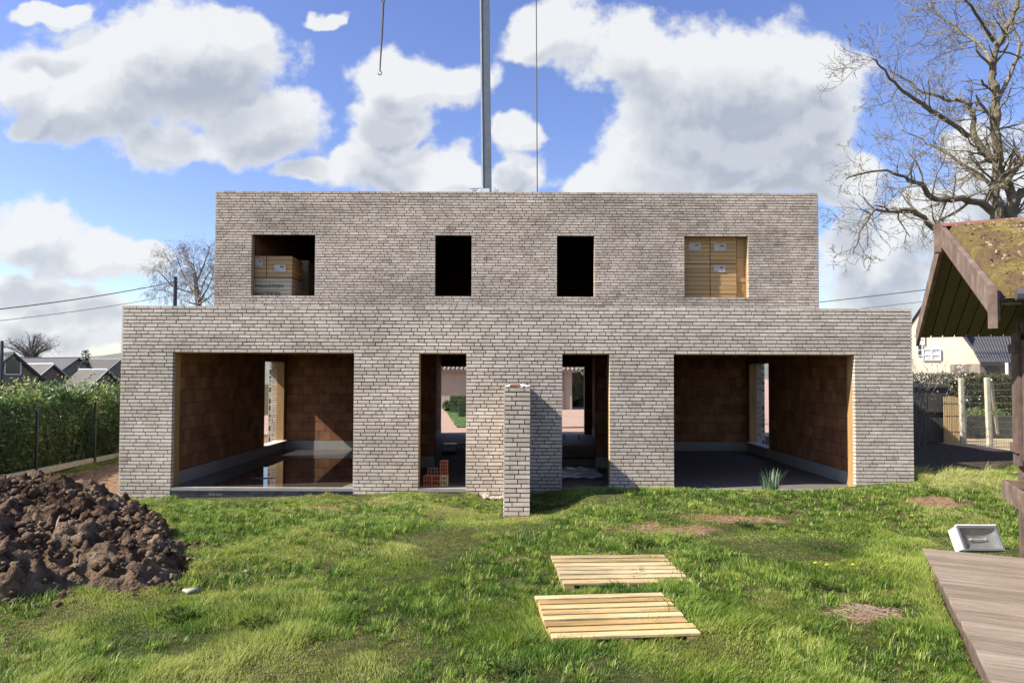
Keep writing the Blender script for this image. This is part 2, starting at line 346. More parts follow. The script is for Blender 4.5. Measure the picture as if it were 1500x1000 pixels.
# ------------------------------------------------------------------ ground
def axis(segs):
    r = []
    for a, b, st in segs: r += list(np.arange(a, b-1e-6, st))
    return np.array(r+[segs[-1][1]])
xs = axis([(-900,-100,100),(-100,-30,10),(-30,-12,1),(-12,-7.2,.2),(-7.2,7.2,.12),(7.2,12,.15),(12,30,1),(30,100,10),(100,900,100)])
ys = axis([(-60,-10,10),(-10,2.5,1),(2.5,12.3,.1),(12.3,12.6,.05),(12.6,16,.2),(16,24,.5),(24,24.4,.1),(24.4,60,1.2),(60,200,14),(200,1200,100)])
X, Y = np.meshgrid(xs, ys); Z = gz(X, Y)
nx, ny = len(xs), len(ys)
me = bpy.data.meshes.new('ground')
idx = np.arange(nx*ny).reshape(ny, nx)
F = np.stack([idx[:-1,:-1], idx[:-1,1:], idx[1:,1:], idx[1:,:-1]], -1).reshape(-1, 4)
me.from_pydata(np.stack([X, Y, Z], -1).reshape(-1, 3).tolist(), [], F.tolist())
me.polygons.foreach_set('use_smooth', [True]*len(me.polygons))
def ground_mat():
    m = bpy.data.materials.new('turf_and_soil'); m.use_nodes = True; t = m.node_tree; b = t.nodes['Principled BSDF']
    tc = N(t, 'ShaderNodeTexCoord'); V = tc.outputs['Object']
    def no(s, d=6):
        n = N(t, 'ShaderNodeTexNoise'); n.inputs['Scale'].default_value = s; n.inputs['Detail'].default_value = d; n.inputs['Roughness'].default_value = .65; t.links.new(V, n.inputs['Vector']); return n.outputs[0]
    def ramp(v, *c):
        r = N(t, 'ShaderNodeValToRGB'); e = r.color_ramp.elements
        while len(e) < len(c): e.new(.5)
        for i, k in enumerate(c): e[i].position = k[0]; e[i].color = (*k[1:], 1)
        t.links.new(v, r.inputs[0]); return r.outputs[0]
    turf = ramp(no(9), (.3,.025,.032,.010), (.5,.055,.058,.020), (.7,.12,.095,.045))
    soil = ramp(no(14, 9), (.3,.10,.055,.03), (.52,.24,.145,.085), (.7,.40,.28,.18))
    sand = ramp(no(5), (.3,.42,.31,.17), (.7,.60,.48,.29))
    pav = ramp(no(3), (.3,.33,.215,.16), (.7,.45,.32,.25))
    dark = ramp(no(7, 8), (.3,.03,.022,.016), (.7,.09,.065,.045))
    s = N(t, 'ShaderNodeSeparateXYZ'); t.links.new(V, s.inputs[0]); x, y = s.outputs[0], s.outputs[1]
    def mix(f, a, c):
        q = N(t, 'ShaderNodeMixRGB'); t.links.new(f, q.inputs[0]); t.links.new(a, q.inputs[1]); t.links.new(c, q.inputs[2]); return q.outputs[0]
    nn = math_(t, 'MULTIPLY', math_(t, 'SUBTRACT', no(1.2), .5), 2.2)
    # bare soil strip left of the house
    f1 = math_(t, 'MULTIPLY', mr(t, math_(t, 'ADD', x, nn), -6.9, -7.4), mr(t, math_(t, 'ADD', math_(t, 'ADD', x, 0.), math_(t, 'MULTIPLY', nn, .6)), -9.8, -9.2))
    f1 = math_(t, 'MULTIPLY', f1, mr(t, y, 12.2, 12.8))
    c = mix(f1, turf, soil)
    # right side yard: dark soil, then sandy path, with house shade painted dark
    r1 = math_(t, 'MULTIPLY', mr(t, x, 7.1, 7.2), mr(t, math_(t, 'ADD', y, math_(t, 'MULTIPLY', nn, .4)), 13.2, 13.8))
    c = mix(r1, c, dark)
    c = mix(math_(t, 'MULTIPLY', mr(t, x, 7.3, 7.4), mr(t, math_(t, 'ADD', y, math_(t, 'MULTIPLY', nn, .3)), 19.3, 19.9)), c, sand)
    c = mix(math_(t, 'MULTIPLY', math_(t, 'MULTIPLY', mr(t, x, 7.1, 7.2), mr(t, math_(t, 'ADD', x, math_(t, 'MULTIPLY', nn, .3)), 13.9, 13.5)), mr(t, y, 13.5, 13.8)), c, dark)  # house shadow painted into the ground colour, dark up to its edge
    # front street beyond the house
    st = mr(t, y, 24.2, 24.3); c = mix(st, c, pav)
    c = mix(mr(t, x, -12.6, -13.2), c, turf)
    # bare patches in the lawn
    for (px, py, rx, ry) in PATCH:
        a = math_(t, 'DIVIDE', math_(t, 'SUBTRACT', x, px), rx); d = math_(t, 'DIVIDE', math_(t, 'SUBTRACT', y, py), ry)
        q = math_(t, 'ADD', math_(t, 'MULTIPLY', a, a), math_(t, 'MULTIPLY', d, d)); q = math_(t, 'ADD', q, nn)
        c = mix(mr(t, q, 1.1, .5), c, soil)
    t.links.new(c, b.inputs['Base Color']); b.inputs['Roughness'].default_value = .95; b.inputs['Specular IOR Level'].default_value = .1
    bp = N(t, 'ShaderNodeBump'); bp.inputs['Distance'].default_value = .03; t.links.new(no(22, 8), bp.inputs['Height']); t.links.new(bp.outputs[0], b.inputs['Normal'])
    return m
PATCH = [(2.75, 10.8, .75, .18), (5.9, 9.7, .6, .35), (2.85, 5.6, .33, .28), (.1, 9.5, .35, .25), (1.7, 8.5, .9, .35), (-3.1, 10.9, .9, .3), (.9, 11.0, .55, .22), (.0, 7.3, .2, .15), (2.9, 9.1, .8, .2)]
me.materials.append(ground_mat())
ground = bpy.data.objects.new('ground', me); col.objects.link(ground); tag(ground, 'uneven garden ground of turf and bare soil around the new house', kind='structure')

# distant hills
mb = MB(); pts = []
for i in range(61):
    x = -700 + i*20
    pts.append((x, 8 + 9*fbm(i*.23, 3.1, 4, 1.0) + (7 if -300 < x < -100 else 0)*math.exp(-((x+205)/60)**2)))
for j, (yy, k) in enumerate([(330, 0.0), (380, .7), (430, 1.0), (520, .9)]):
    for (x, h) in pts: mb.v.append((x, yy+6*math.sin(x*.02), -4 + (h+4)*k)); mb.t.append(random.random())
for j in range(3):
    for i in range(60): a = j*61+i; mb.f.append((a, a+1, a+62, a+61))
o = mb.build('hills', mat('far_hill_scrub', [(.10,.11,.09),(.19,.19,.155)], .95, .08, 8), smooth=True); tag(o, 'low wooded hills on the horizon', kind='structure')

# ------------------------------------------------------------------ brickwork
PITCH_Z, LEN = .0655, .2195
def courses(z0, z1): return int(round((z1-z0)/PITCH_Z))
def brickwork(mb, T, u0, u1, z0, nrow, openings, depth=.10, seed=0, up=False):
    """T(u, d, z) -> world; d measured inward from the face"""
    r = random.Random(seed); prev = [-99., 99.]
    for k in range(nrow):
        za = z0 + k*PITCH_Z; zc = za + PITCH_Z/2
        segs = [(u0, u1)]
        for (a, b, lo, hi) in openings:
            if lo < zc < hi:
                ns = []
                for s, e in segs:
                    if b <= s or a >= e: ns.append((s, e)); continue
                    if a > s: ns.append((s, a))
                    if b < e: ns.append((b, e))
                segs = ns
        cuts = []; p = -12 - r.random()*.3 + (k % 2)*LEN/2
        while p < 30:
            if min(abs(p-prev[bisect.bisect(prev, p)-1]), abs(prev[min(len(prev)-1, bisect.bisect(prev, p))]-p)) < .034: p += .052
            cuts.append(p); q = r.random(); p += LEN if q > .17 else (LEN*.5 if q > .06 else LEN*.75)
        prev = [-99.] + cuts + [99.]; rowtone = r.gauss(0, .035)
        for s, e in segs:
            ed = [s] + [c for c in cuts if s+.05 < c < e-.05] + [e]
            for a, b in zip(ed[:-1], ed[1:]):
                j = .0125 if b-a > .03 else .002
                a2 = a + (0 if a == s else j*.5) + r.uniform(-.001, .001); b2 = b - (0 if b == e else j*.5)
                o = r.gauss(0, .0008) + (.004 if r.random() < .02 else 0); zt = za + PITCH_Z - .0152 + r.uniform(-.0018, .0015); zb = za + r.uniform(-.001, .001)
                tilt = r.uniform(-.0022, .0022); yw = r.uniform(-.0008, .0008)
                tone = min(1, max(0, .52 + rowtone + r.gauss(0, .165) - (.3 if r.random() < .04 else 0)))
                e1 = .004 if a == s else 0; e2 = .004 if b == e else 0
                vs = []
                for (uu, dd, zz) in [(a2,0,zb),(b2,0,zb+tilt),(b2,1,zb),(a2,1,zb),(a2,0,zt),(b2,0,zt+tilt),(b2,1,zt),(a2,1,zt)]:
                    d = (o + (yw if uu == b2 else 0)) if dd == 0 else depth
                    vs.append(T(uu + r.uniform(-.0008, .0008), d, zz))
                mb.add(vs, [(0,3,2,1),(4,5,6,7),(0,1,5,4),(1,2,6,5),(2,3,7,6),(3,0,4,7)], tone)
def walls(mb, T, u0, u1, z0, z1, d0, d1, openings, tone=.5):
    """solid panel with rectangular holes, manifold"""
    us = sorted({u0, u1, *[min(max(q, u0), u1) for o in openings for q in o[:2]]}); zs = sorted({z0, z1, *[min(max(q, z0), z1) for o in openings for q in o[2:]]})
    def solid(i, j):
        if not (0 <= i < len(us)-1 and 0 <= j < len(zs)-1): return False
        c = (us[i]+us[i+1])/2; h = (zs[j]+zs[j+1])/2
        return not any(a < c < b and lo < h < hi for a, b, lo, hi in openings)
    for i in range(len(us)-1):
        for j in range(len(zs)-1):
            if not solid(i, j): continue
            a, b, lo, hi = us[i], us[i+1], zs[j], zs[j+1]
            q = [T(a,d0,lo),T(b,d0,lo),T(b,d0,hi),T(a,d0,hi),T(a,d1,lo),T(b,d1,lo),T(b,d1,hi),T(a,d1,hi)]
            fs = [(0,1,2,3),(5,4,7,6)]
            if not solid(i-1, j): fs.append((0,3,7,4))
            if not solid(i+1, j): fs.append((1,5,6,2))
            if not solid(i, j-1): fs.append((0,4,5,1))
            if not solid(i, j+1): fs.append((3,2,6,7))
            mb.add(q, fs, tone)

HX = 7.19; YF, YU, YB = 12.4, 16.1, 24.0
ZC0 = 2.452 - 42*PITCH_Z        # first course
ZTOP = 2.452 + 13*PITCH_Z
def snap(z): return ZC0 + round((z-ZC0)/PITCH_Z)*PITCH_Z
low_op = [(-6.25,-2.955,-1,2.452),(-1.78,-.915,-1,2.452),(.825,1.69,-1,2.452),(2.85,6.14,-1,2.452)]
U0 = 3.92 - 14*PITCH_Z
def snapu(z): return U0 + round((z-U0)/PITCH_Z)*PITCH_Z
zl, zh = snapu(3.92), snapu(5.33)
up_op = [(-6.30,-4.79,zl,zh),(-1.95,-1.08,zl,zh),(.94,1.83,zl,zh),(3.96,5.48,zl,zh)]
NUP = courses(U0, 6.437)
ZUT = U0 + NUP*PITCH_Z
house = empty('brick_house', (0, YF, 0), 'unfinished two-storey grey brick house with empty window openings, in the middle of the plot', 'house')
Tf = lambda u, d, z: (u, YF+d, z)
mb = MB(); brickwork(mb, Tf, -HX, HX, ZC0, 42+13, low_op, seed=1); o = mb.build('front_wall', M['brick'], house, bevel=0)
o['label'] = 'pale grey ground-floor brickwork with two wide and two narrow openings'
mb = MB()
walls(mb, Tf, -HX+.012, HX-.012, ZC0, ZTOP-.014, .020, .092, [(a-.006, b+.006, lo, hi+.012) for a,b,lo,hi in low_op]); mb.build('mortar_bed', M['joint'], house)
Tu = lambda u, d, z: (u, YU+d, z)
mb = MB(); brickwork(mb, Tu, -HX+.02, HX-.06, U0, NUP, up_op, seed=2); o = mb.build('upper_wall', M['brick_up'], house)
o['label'] = 'brownish grey upper-floor brickwork, set back, with four window openings'
mb = MB(); walls(mb, Tu, -HX+.032, HX-.072, U0+.01, ZUT-.014, .020, .092, [(a-.006, b+.006, lo-.012, hi+.012) for a,b,lo,hi in up_op]); mb.build('mortar_bed', M['joint'], house)
# sides: low extension and main block, with an added niche shaped to let sun through the side window
WY0, WY1 = 17.08, 18.62
for sgn in (-1, 1):
    Ts = (lambda s: (lambda u, d, z: (s*(HX-.002-d), u, z)))(sgn)
    so_ = [(16.6, 19.8, .1, 2.48)]
    mb = MB(); brickwork(mb, Ts, YF+.102, YU, ZC0, 55, so_, seed=5+sgn)
    brickwork(mb, Ts, YU+.102, YB-.1, ZC0, 55, so_, seed=15+sgn)
    mb.build('side_wall', M['brick'], house)
    mb = MB(); brickwork(mb, Ts, YU+.102, YB-.1, ZC0+55*PITCH_Z, courses(ZC0+55*PITCH_Z, ZUT), [], seed=9+sgn); mb.build('side_wall', M['brick_up'], house)
    mb = MB(); walls(mb, Ts, YF+.1, YB-.11, ZC0, ZTOP-.014, .020, .092, so_); walls(mb, Ts, YU+.11, YB-.11, ZTOP-.014, ZUT-.014, .020, .092, []); mb.build('mortar_bed', M['joint'], house)
    # brick return at the back of the niche, seen through the side window
    mb = MB(); brickwork(mb, lambda u, d, z: (sgn*u, 18.62+d, z), 6.52, 6.70, .1, 36, [], seed=20+sgn); mb.build('niche_wall', M['brick'], house)
    # inner leaf of terracotta block with the window hole, aerated block footing, timber window lining
    Ti = (lambda s: (lambda u, d, z: (s*(6.31+d), u, z)))(sgn)
    mb = MB(); walls(mb, Ti, 12.72, YB-.3, .24, 2.72, 0, .12, [(WY0, WY1, .24, 2.40)]); walls(mb, Ti, YU+.4, YB-.3, 3.1, 5.9, 0, .12, []); mb.build('inner_wall', M['blk_y'], house)
    mb = MB(); walls(mb, Ti, 12.70, YB-.3, .0, .24, -.006, .12, []); mb.build('footing_course', M['skirt'], house)
    mb = MB()
    for (a, b, lo, hi) in [(WY0-.001, WY0+.03, .262, 2.40), (WY1-.10, WY1+.001, .262, 2.40), (WY0, WY1, 2.37, 2.402)]:
        mb.box(6.305, 6.50, a, b, lo, hi, T=lambda x, y, z: (sgn*x, y, z))
    mb.build('timber_frame', M['timber'], house)
    mb = MB(); mb.box(6.22, 6.52, WY0-.02, WY1+.02, .243, .262, T=lambda x, y, z: (sgn*x, y, z)); mb.build('window_sill', M['mortar'], house)
# inner leaf behind the front wall, upper front, linings
mb = MB(); walls(mb, Tf, -6.95, 6.95, .0, 2.72, .185, .30, [(a+.0, b-.0, lo, hi) for a,b,lo,hi in [(-6.27,-2.95,-1,2.47),(-1.80,-.90,-1,2.47),(.81,1.71,-1,2.47),(2.83,6.16,-1,2.47)]])
mb.build('inner_wall', M['blk_x'], house); mb = MB()
walls(mb, Tu, -6.9, 6.9, 3.1, 5.9, .115, .20, [(a-.02, b+.02, lo-.02, hi+.02) for a,b,lo,hi in up_op])
mb.build('inner_wall', M['blk_x'], house); mb = MB()
walls(mb, lambda u, d, z: (u, 18.72+d, z), -6.31, -2.76, .24, 2.72, 0, .14, []); mb.build('inner_wall', M['blk_x'], house); mb = MB(); walls(mb, lambda u, d, z: (u, 18.72+d, z), 2.76, 6.31, .24, 2.72, 0, .14, [])
mb.build('inner_wall', M['blk_x'], house); mb = MB()
walls(mb, lambda u, d, z: (u, 15.25+d, z), -2.60, -1.82, .24, 2.72, 0, .14, []); mb.build('inner_wall', M['blk_x'], house); mb = MB(); walls(mb, lambda u, d, z: (u, 15.25+d, z), 1.76, 2.60, .24, 2.72, 0, .14, [])
mb.build('inner_wall', M['blk_x'], house); mb = MB()
REAR = [(-2.66,-1.0,-1,2.34),(.9,2.36,-1,2.34)]
walls(mb, lambda u, d, z: (u, 23.7+d, z), -6.95, 6.95, .0, 2.72, 0, .15, REAR); walls(mb, lambda u, d, z: (u, 23.7+d, z), -6.95, 6.95, 3.1, 5.9, 0, .15, [])
mb.build('inner_wall', M['blk_x'], house)
mb = MB()
for x in (-2.68, 2.68, 0): walls(mb, lambda u, d, z: (x-.07+d, u, z), 12.71, 23.69, .24, 2.72, 0, .14, [])
for x in (-4.4, -.1, 3.2): walls(mb, lambda u, d, z: (x+d, u, z), 18.2, 23.69, 3.1, 5.9, 0, .14, [])
mb.build('partition_wall', M['blk_y'], house)
mb = MB()
for (a, b, y) in [(-6.31,-2.76,18.72),(2.76,6.31,18.72),(-2.6,-1.82,15.25),(1.76,2.6,15.25)]: walls(mb, lambda u, d, z: (u, y+d, z), a, b, 0, .24, -.006, .14, [])
for x in (-2.68, 2.68, 0): walls(mb, lambda u, d, z: (x-.07+d, u, z), 12.71, 23.69, 0, .24, -.006, .146, [])
mb.build('footing_course', M['skirt'], house)
mb = MB(); brickwork(mb, lambda u, d, z: (-u, YB-d, z), -HX+.1, HX-.1, ZC0, courses(ZC0, ZUT), [(-b, -a, lo, 2.34) for a,b,lo,hi in REAR], seed=31); mb.build('back_wall', M['brick'], house)
# timber jamb linings
mb = MB()
for (a, b, lo, hi) in [low_op[0], low_op[3], low_op[1], low_op[2]]:
    t_ = .02
    mb = MB(); mb.box(a-t_, a-.003, YF+.104, YF+.302, 0, 2.45); mb.box(b+.003, b+t_, YF+.104, YF+.302, 0, 2.45); mb.box(a-.003, b+.003, YF+.106, YF+.184, 2.432, 2.449); mb.build('timber_frame', M['timber'], house)
for (a, b, lo, hi) in up_op:
    mb = MB(); mb.box(a-.018, a-.002, YU+.104, YU+.204, lo, hi); mb.box(b+.002, b+.018, YU+.104, YU+.204, lo, hi); mb.box(a, b, YU+.104, YU+.204, lo-.018, lo-.002); mb.build('timber_frame', M['timber'], house)
mb = MB(); mb.box(-6.95, 6.95, YF+.03, YB-.12, -.16, 0); mb.build('floor_slab', M['floor'], house)
mb = MB()
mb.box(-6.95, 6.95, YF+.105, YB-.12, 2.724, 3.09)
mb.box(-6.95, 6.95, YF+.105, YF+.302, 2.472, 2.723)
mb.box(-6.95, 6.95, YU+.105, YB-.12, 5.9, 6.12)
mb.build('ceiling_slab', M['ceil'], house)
mb = MB(); mb.box(-6.25, -2.955, YF+.004, YF+.105, -.055, .002); mb.build('threshold', M['concrete'], house); mb = MB(); mb.box(2.85, 6.14, YF+.004, YF+.105, -.055, .002); mb.build('threshold', M['concrete'], house); mb = MB(); mb.box(-1.78,-.915,YF+.0,YF+.105,-.06,.001); mb.build('threshold', M['concrete'], house); mb = MB(); mb.box(.825,1.69,YF+.0,YF+.105,-.06,.001); mb.build('threshold', M['concrete'], house)
# damp membrane under the left opening with faint print
mb = MB(); n = 60
for i in range(n+1):
    x = -6.26 + 3.30*i/n
    for (y, z) in [(0.0, -.05), (-.004 + .012*vnoise(i*.5, 1), -.12), (-.012+.016*vnoise(i*.7, 4), -.30)]: mb.v.append((x, YF+y-.004, z)); mb.t.append(.5)
for i in range(n):
    for j in range(2): a = i*3+j; mb.f.append((a, a+1, a+4, a+3))
mem = mb.build('damp_membrane', M['black'], house); md = mem.modifiers.new('s', 'SOLIDIFY'); md.thickness = .004
def text_mesh(name, body, size, matn, parent, loc, rot, squash=1.0):
    c = bpy.data.curves.new(name, 'FONT'); c.body = body; c.size = size; c.extrude = .0008
    o = bpy.data.objects.new(name, c); col.objects.link(o)
    dg = bpy.context.evaluated_depsgraph_get(); me = bpy.data.meshes.new_from_object(o.evaluated_get(dg)); bpy.data.objects.remove(o)
    me.materials.clear(); me.materials.append(M[matn]); o = bpy.data.objects.new(name, me); col.objects.link(o)
    top = parent
    while top.parent: top = top.parent
    o.parent = parent; o.location = Vector(loc) - (top.location if top.type == 'EMPTY' else Vector((0,0,0))); o.rotation_euler = rot; o.scale[0] = squash
    return o
text_mesh('printed_marking', '550-334', .05, 'print', mem, (-5.55, YF-.022, -.13), (math.pi/2, 0, 0), 1.5)
# side timber studs beside the left window inside
# flat roof of the front extension
mb = MB(); mb.box(-6.95, 6.95, YF+.105, YU-.01, 3.092, 3.14); mb.build('flat_roof', M['black'], house)
mb = MB(); mb.box(-6.95, 6.95, YU+.105, YB-.12, 6.122, 6.18); mb.build('flat_roof', M['black'], house)

# projecting garden wall between the two homes
gw = empty('brick_screen_wall', (0, 11, -.1), 'head-high grey brick stub wall jutting out from the middle of the facade', 'wall')
nr = courses(-.14, 1.86); GX0, GX1, GY0 = -.186, .192, 9.8
mb = MB(); z0 = -.14
brickwork(mb, lambda u, d, z: (u, GY0+d, z), GX0, GX1, z0, nr, [], seed=41)
brickwork(mb, lambda u, d, z: (GX0+.001+d, u, z), GY0+.102, YF-.006, z0, nr, [], seed=42)
brickwork(mb, lambda u, d, z: (GX1-.001-d, u, z), GY0+.102, YF-.006, z0, nr, [], seed=43)
mb.build('brickwork', M['brick'], gw)
mb = MB(); mb.box(GX0+.013, GX1-.013, GY0+.013, YF-.008, z0, z0+nr*PITCH_Z-.013); mb.build('mortar_core', M['joint'], gw)
def lump(mb, c, r, seed, tone=.5, flat=.6, n=2):
    bm = bmesh.new(); bmesh.ops.create_icosphere(bm, subdivisions=n, radius=1)
    vs = []
    for v in bm.verts:
        q = v.co.normalized(); s = 1 + .6*mnoise.noise(q*1.6 + Vector((seed*3.1, seed*1.7, 0))) + .5*mnoise.noise(q*3.4 + Vector((seed, 0, seed)))
        vs.append((c[0]+q.x*r*s, c[1]+q.y*r*s, c[2]+q.z*r*s*flat))
    mb.add(vs, [tuple(v.index for v in f.verts) for f in bm.faces], tone); bm.free()
mb = MB()
for i, (x, y) in enumerate([(-.12,9.88),(-.05,9.95),(.08,9.9),(.15,9.92),(0,10.3),(.1,10.6),(-.1,11)]): lump(mb, (x, y, z0+nr*PITCH_Z+.002), random.uniform(.035,.06), i, .8, .4)
mb.build('mortar_lumps', M['mortar'], gw, smooth=True)
o = MB(); o.box(-.10, .05, 9.86, 9.93, z0+nr*PITCH_Z-.002, z0+nr*PITCH_Z+.03); o = o.build('brick_fragment', M['terracotta']); tag(o, 'broken red brick piece lying on top of the stub wall', 'brick')
mb = MB()
for i in range(38):
    x = random.uniform(-.62,-.2); y = random.uniform(12.05,12.38); lump(mb, (x, y, float(gz(x,y))+.03), random.uniform(.015,.05), i+50, random.random(), .7, 1)
tag(mb.build('rubble', M['stone']), 'pale stone rubble heaped at the foot of the facade left of the stub wall', 'rubble', kind='stuff')

# ------------------------------------------------------------------ insulation packs behind the upper windows
def pack(x0, x1, z0, z1, y, m, label, stk=None, depth=.8, thick=.1):
    e = empty('insulation_pack', ((x0+x1)/2, y+depth/2, z0), label, 'insulation pack', 'insulation packs stacked behind the upper windows')
    mb = MB(); n = max(1, round((z1-z0)/thick)); h = (z1-z0)/n
    for i in range(n):
        j = random.uniform(-.006, .006)
        mb.box(x0+.004, x1-.004, y+j, y+depth, z0+i*h+.004, z0+(i+1)*h-.005, random.random())
    mb.build('boards', M[m], e)
    if stk:
        mb = MB(); sx, sz, sw, sh = stk; mb.box(sx, sx+sw, y-.011, y-.0085, sz, sz+sh); lb = mb.build('sticker', M['sticker'], e)
        mb = MB(); mb.box(sx+sw*.5, sx+sw*.8, y-.0135, y-.0118, sz+sh*.62, sz+sh*.78); mb.build('printed_mark', M['ink'], lb)
    return e
def wx(px, Y=16.33): return P(px, 400, Y).x
def wz(py, Y=16.33): return P(400, py, Y).z
yp = 16.33
pack(wx(350), wx(390), wz(406), wz(375), yp, 'pir', 'narrow yellow insulation pack, upper left in the left large upper window', (wx(374), wz(390), .17, .17))
pack(wx(390.6), wx(428), wz(406), wz(375), yp, 'pir', 'yellow insulation pack with wide label, upper right in the left large upper window', (wx(402), wz(398), .28, .17))
e = pack(wx(350), wx(427), 3.1, wz(406.6), yp+.03, 'pirgrey', 'greyish insulation pack with black lettering, bottom of the stack in the left large upper window')
text_mesh('printed_lettering', 'INSULATION', .115, 'ink', e, (wx(373.5), yp+.018, wz(421)), (math.pi/2, 0, 0), 1.0)
text_mesh('printed_lettering', 'RECTICEL', .145, 'ink', e, (wx(373.5), yp+.018, wz(433)), (math.pi/2, 0, 0), 1.0)
pack(wx(430,17.9), wx(452,17.9), 3.1, wz(381,17.9), 17.9, 'pirgrey', 'dim insulation pack standing deeper in the room behind the left large upper window')
pack(wx(994), wx(1040), wz(384), wz(338), yp, 'pir', 'yellow insulation pack with label, upper left in the right large upper window', (wx(1009), wz(364), .29, .17))
pack(wx(1040.6), wx(1079), wz(384), wz(338), yp, 'pir', 'yellow insulation pack with label, upper middle in the right large upper window', (wx(1046), wz(365), .29, .17))
pack(wx(994), wx(1040), 3.1, wz(384.6), yp, 'pir', 'plain yellow insulation pack, lower left in the right large upper window')
pack(wx(1040.6), wx(1079), 3.1, wz(384.6), yp, 'pir', 'yellow insulation pack with torn grey label, lower middle in the right large upper window', (wx(1046), wz(396), .27, .16))
pack(wx(1079.6), wx(1110), 3.1, wz(338), yp+.04, 'pir', 'dull unlabelled insulation pack, rightmost in the right large upper window', thick=.6)

# ------------------------------------------------------------------ things in the doorways
def hollow_brick(x, y, z, sx, sy, sz, m, label, holes='x'):
    o = MB(); t_ = .012
    # walls and ribs of a hollow block, open along y
    o.box(x, x+sx, y, y+sy, z, z+t_); o.box(x, x+sx, y, y+sy, z+sz-t_, z+sz); o.box(x, x+t_, y, y+sy, z+t_, z+sz-t_); o.box(x+sx-t_, x+sx, y, y+sy, z+t_, z+sz-t_)
    for k in (1, 2): o.box(x+sx*k/3-.005, x+sx*k/3+.005, y+.001, y+sy-.001, z+t_, z+sz-t_)
    for k in ((1,) if sz < .2 else (1, 2, 3)):
        n = 2 if sz < .2 else 4; o.box(x+t_, x+sx-t_, y+.002, y+sy-.002, z+sz*k/n-.004, z+sz*k/n+.004)
    o.box(x+t_, x+sx-t_, y+sy*.6, y+sy*.65, z+t_, z+sz-t_)
    return tag(o.build('hollow_brick', M[m]), label, 'brick', 'hollow bricks stacked in the left doorway')
bx_ = P(621, 700, 12.75).x; by = 12.7
hollow_brick(bx_, by, .002, .15, .2, .19, 'terracotta', 'red hollow brick on the floor, left one of the doorway pile')
hollow_brick(bx_+.155, by, .002, .15, .2, .19, 'terracotta', 'red hollow brick on the floor, in the middle of the doorway pile')
hollow_brick(bx_+.07, by+.02, .194, .19, .18, .13, 'log', 'dark brown hollow brick lying on two red ones in the doorway')
hollow_brick(bx_+.315, by, .002, .13, .2, .19, 'tan_block', 'yellowish hollow block on the floor, right end of the doorway pile')
hollow_brick(bx_+.30, by+.02, .194, .14, .16, .27, 'terracotta', 'tall orange brick standing upright on the yellowish block')
def sheet(x0, x1, y0, y1, z, amp, label, name, cat, m, n=24):
    mb = MB()
    for j in range(n+1):
        for i in range(n+1):
            x = x0+(x1-x0)*i/n; y = y0+(y1-y0)*j/n; mb.v.append((x, y, z+.01+amp*float(vnoise(x*7+y, y*9)))); mb.t.append(.5)
    for j in range(n):
        for i in range(n): a = j*(n+1)+i; mb.f.append((a, a+1, a+n+2, a+n+1))
    o = mb.build(name, M[m], smooth=True); md = o.modifiers.new('s', 'SOLIDIFY'); md.thickness = .006
    return tag(o, label, cat)
# white aluminium beam and bag in the left hall
mb = MB(); mb.box(-1.98, -1.60, 18.3, 18.7, .004, .2); b0 = mb
tag(b0.build('white_box', M['plastic'], bevel=.02), 'white plastic box on the hall floor seen through the left doorway', 'box')
mb = MB()
mb.tube([(-1.58,18.5,.17),(-.4,18.9,.05)], .02, 6); mb.tube([(-1.58,18.6,.04),(-.4,18.9,.05)], .02, 6)
for k in range(6): f = k/6; mb.tube([(-1.58+1.18*f, 18.5+.4*f, .17-.12*f), (-1.58+1.18*(f+.1), 18.6+.3*f, .04)], .01, 5)
tag(mb.build('metal_bracket', M['steel_pale']), 'pale lattice bracket lying on the hall floor beside the white box', 'bracket')
sheet(.9, 1.75, 13.6, 15.0, 0, .05, 'crumpled grey plastic sheet on the floor of the right doorway', 'plastic_sheet', 'sheet', 'plastic')
sheet(1.0, 2.3, 17.0, 19.8, 0, .05, 'mud-stained board lying deeper in the hall behind the right doorway', 'muddy_board', 'board', 'stone')
for k, x, lr in ((0, 1.55, 'left'), (1, 2.02, 'right')):
    mb = MB(); mb.tube([(x, 22.2, 0.0),(x, 22.2, .02),(x, 22.2, .14)], [.035, .02, .02], 8); tag(mb.build('floor_prop', M['white']), lr + ' one of two small white stubs on the floor behind the right doorway', 'stub', 'white stubs on the hall floor')

# ------------------------------------------------------------------ crane behind the house
Yc = 27.0
cr_ = empty('tower_crane', (P(712, 280, Yc).x, Yc, -.1), 'slim grey crane mast rising behind the roof, with a hanging hook line', 'crane')
xm = P(713, 280, Yc).x; xt = P(710, 0, Yc).x
mb = MB()
zt_ = 22.0; sl = (xt-xm)/(P(710,0,Yc).z - P(713,280,Yc).z)
def mast(mb, x0, x1, y0, y1, z0, z1, tap=0.0):
    o0 = sl*(z0-9.3); o1 = sl*(z1-9.3)
    mb.add([(xm+o0+x0,Yc+y0,z0),(xm+o0+x1,Yc+y0,z0),(xm+o0+x1,Yc+y1,z0),(xm+o0+x0,Yc+y1,z0),(xm+o1+x0,Yc+y0,z1),(xm+o1+x1,Yc+y0,z1),(xm+o1+x1,Yc+y1,z1),(xm+o1+x0,Yc+y1,z1)], [(0,3,2,1),(4,5,6,7),(0,1,5,4),(1,2,6,5),(2,3,7,6),(3,0,4,7)])
mast(mb, -.13, .19, -.18, .18, 9.2, zt_); mb.build('mast', M['steel'], cr_, bevel=.01)
mb = MB(); mast(mb, -.19, -.132, -.2, .1, 9.2, zt_); mb.build('mast_rail', M['steel_pale'], cr_)
mb = MB(); mast(mb, -.24, .26, -.28, .28, -.1, 9.2); mb.build('lower_mast', M['steel'], cr_, bevel=.01)
mb = MB(); mast(mb, -.16, .12, -.36, -.285, 9.02, 9.36); mb.build('clamp_plate', M['white'], cr_)
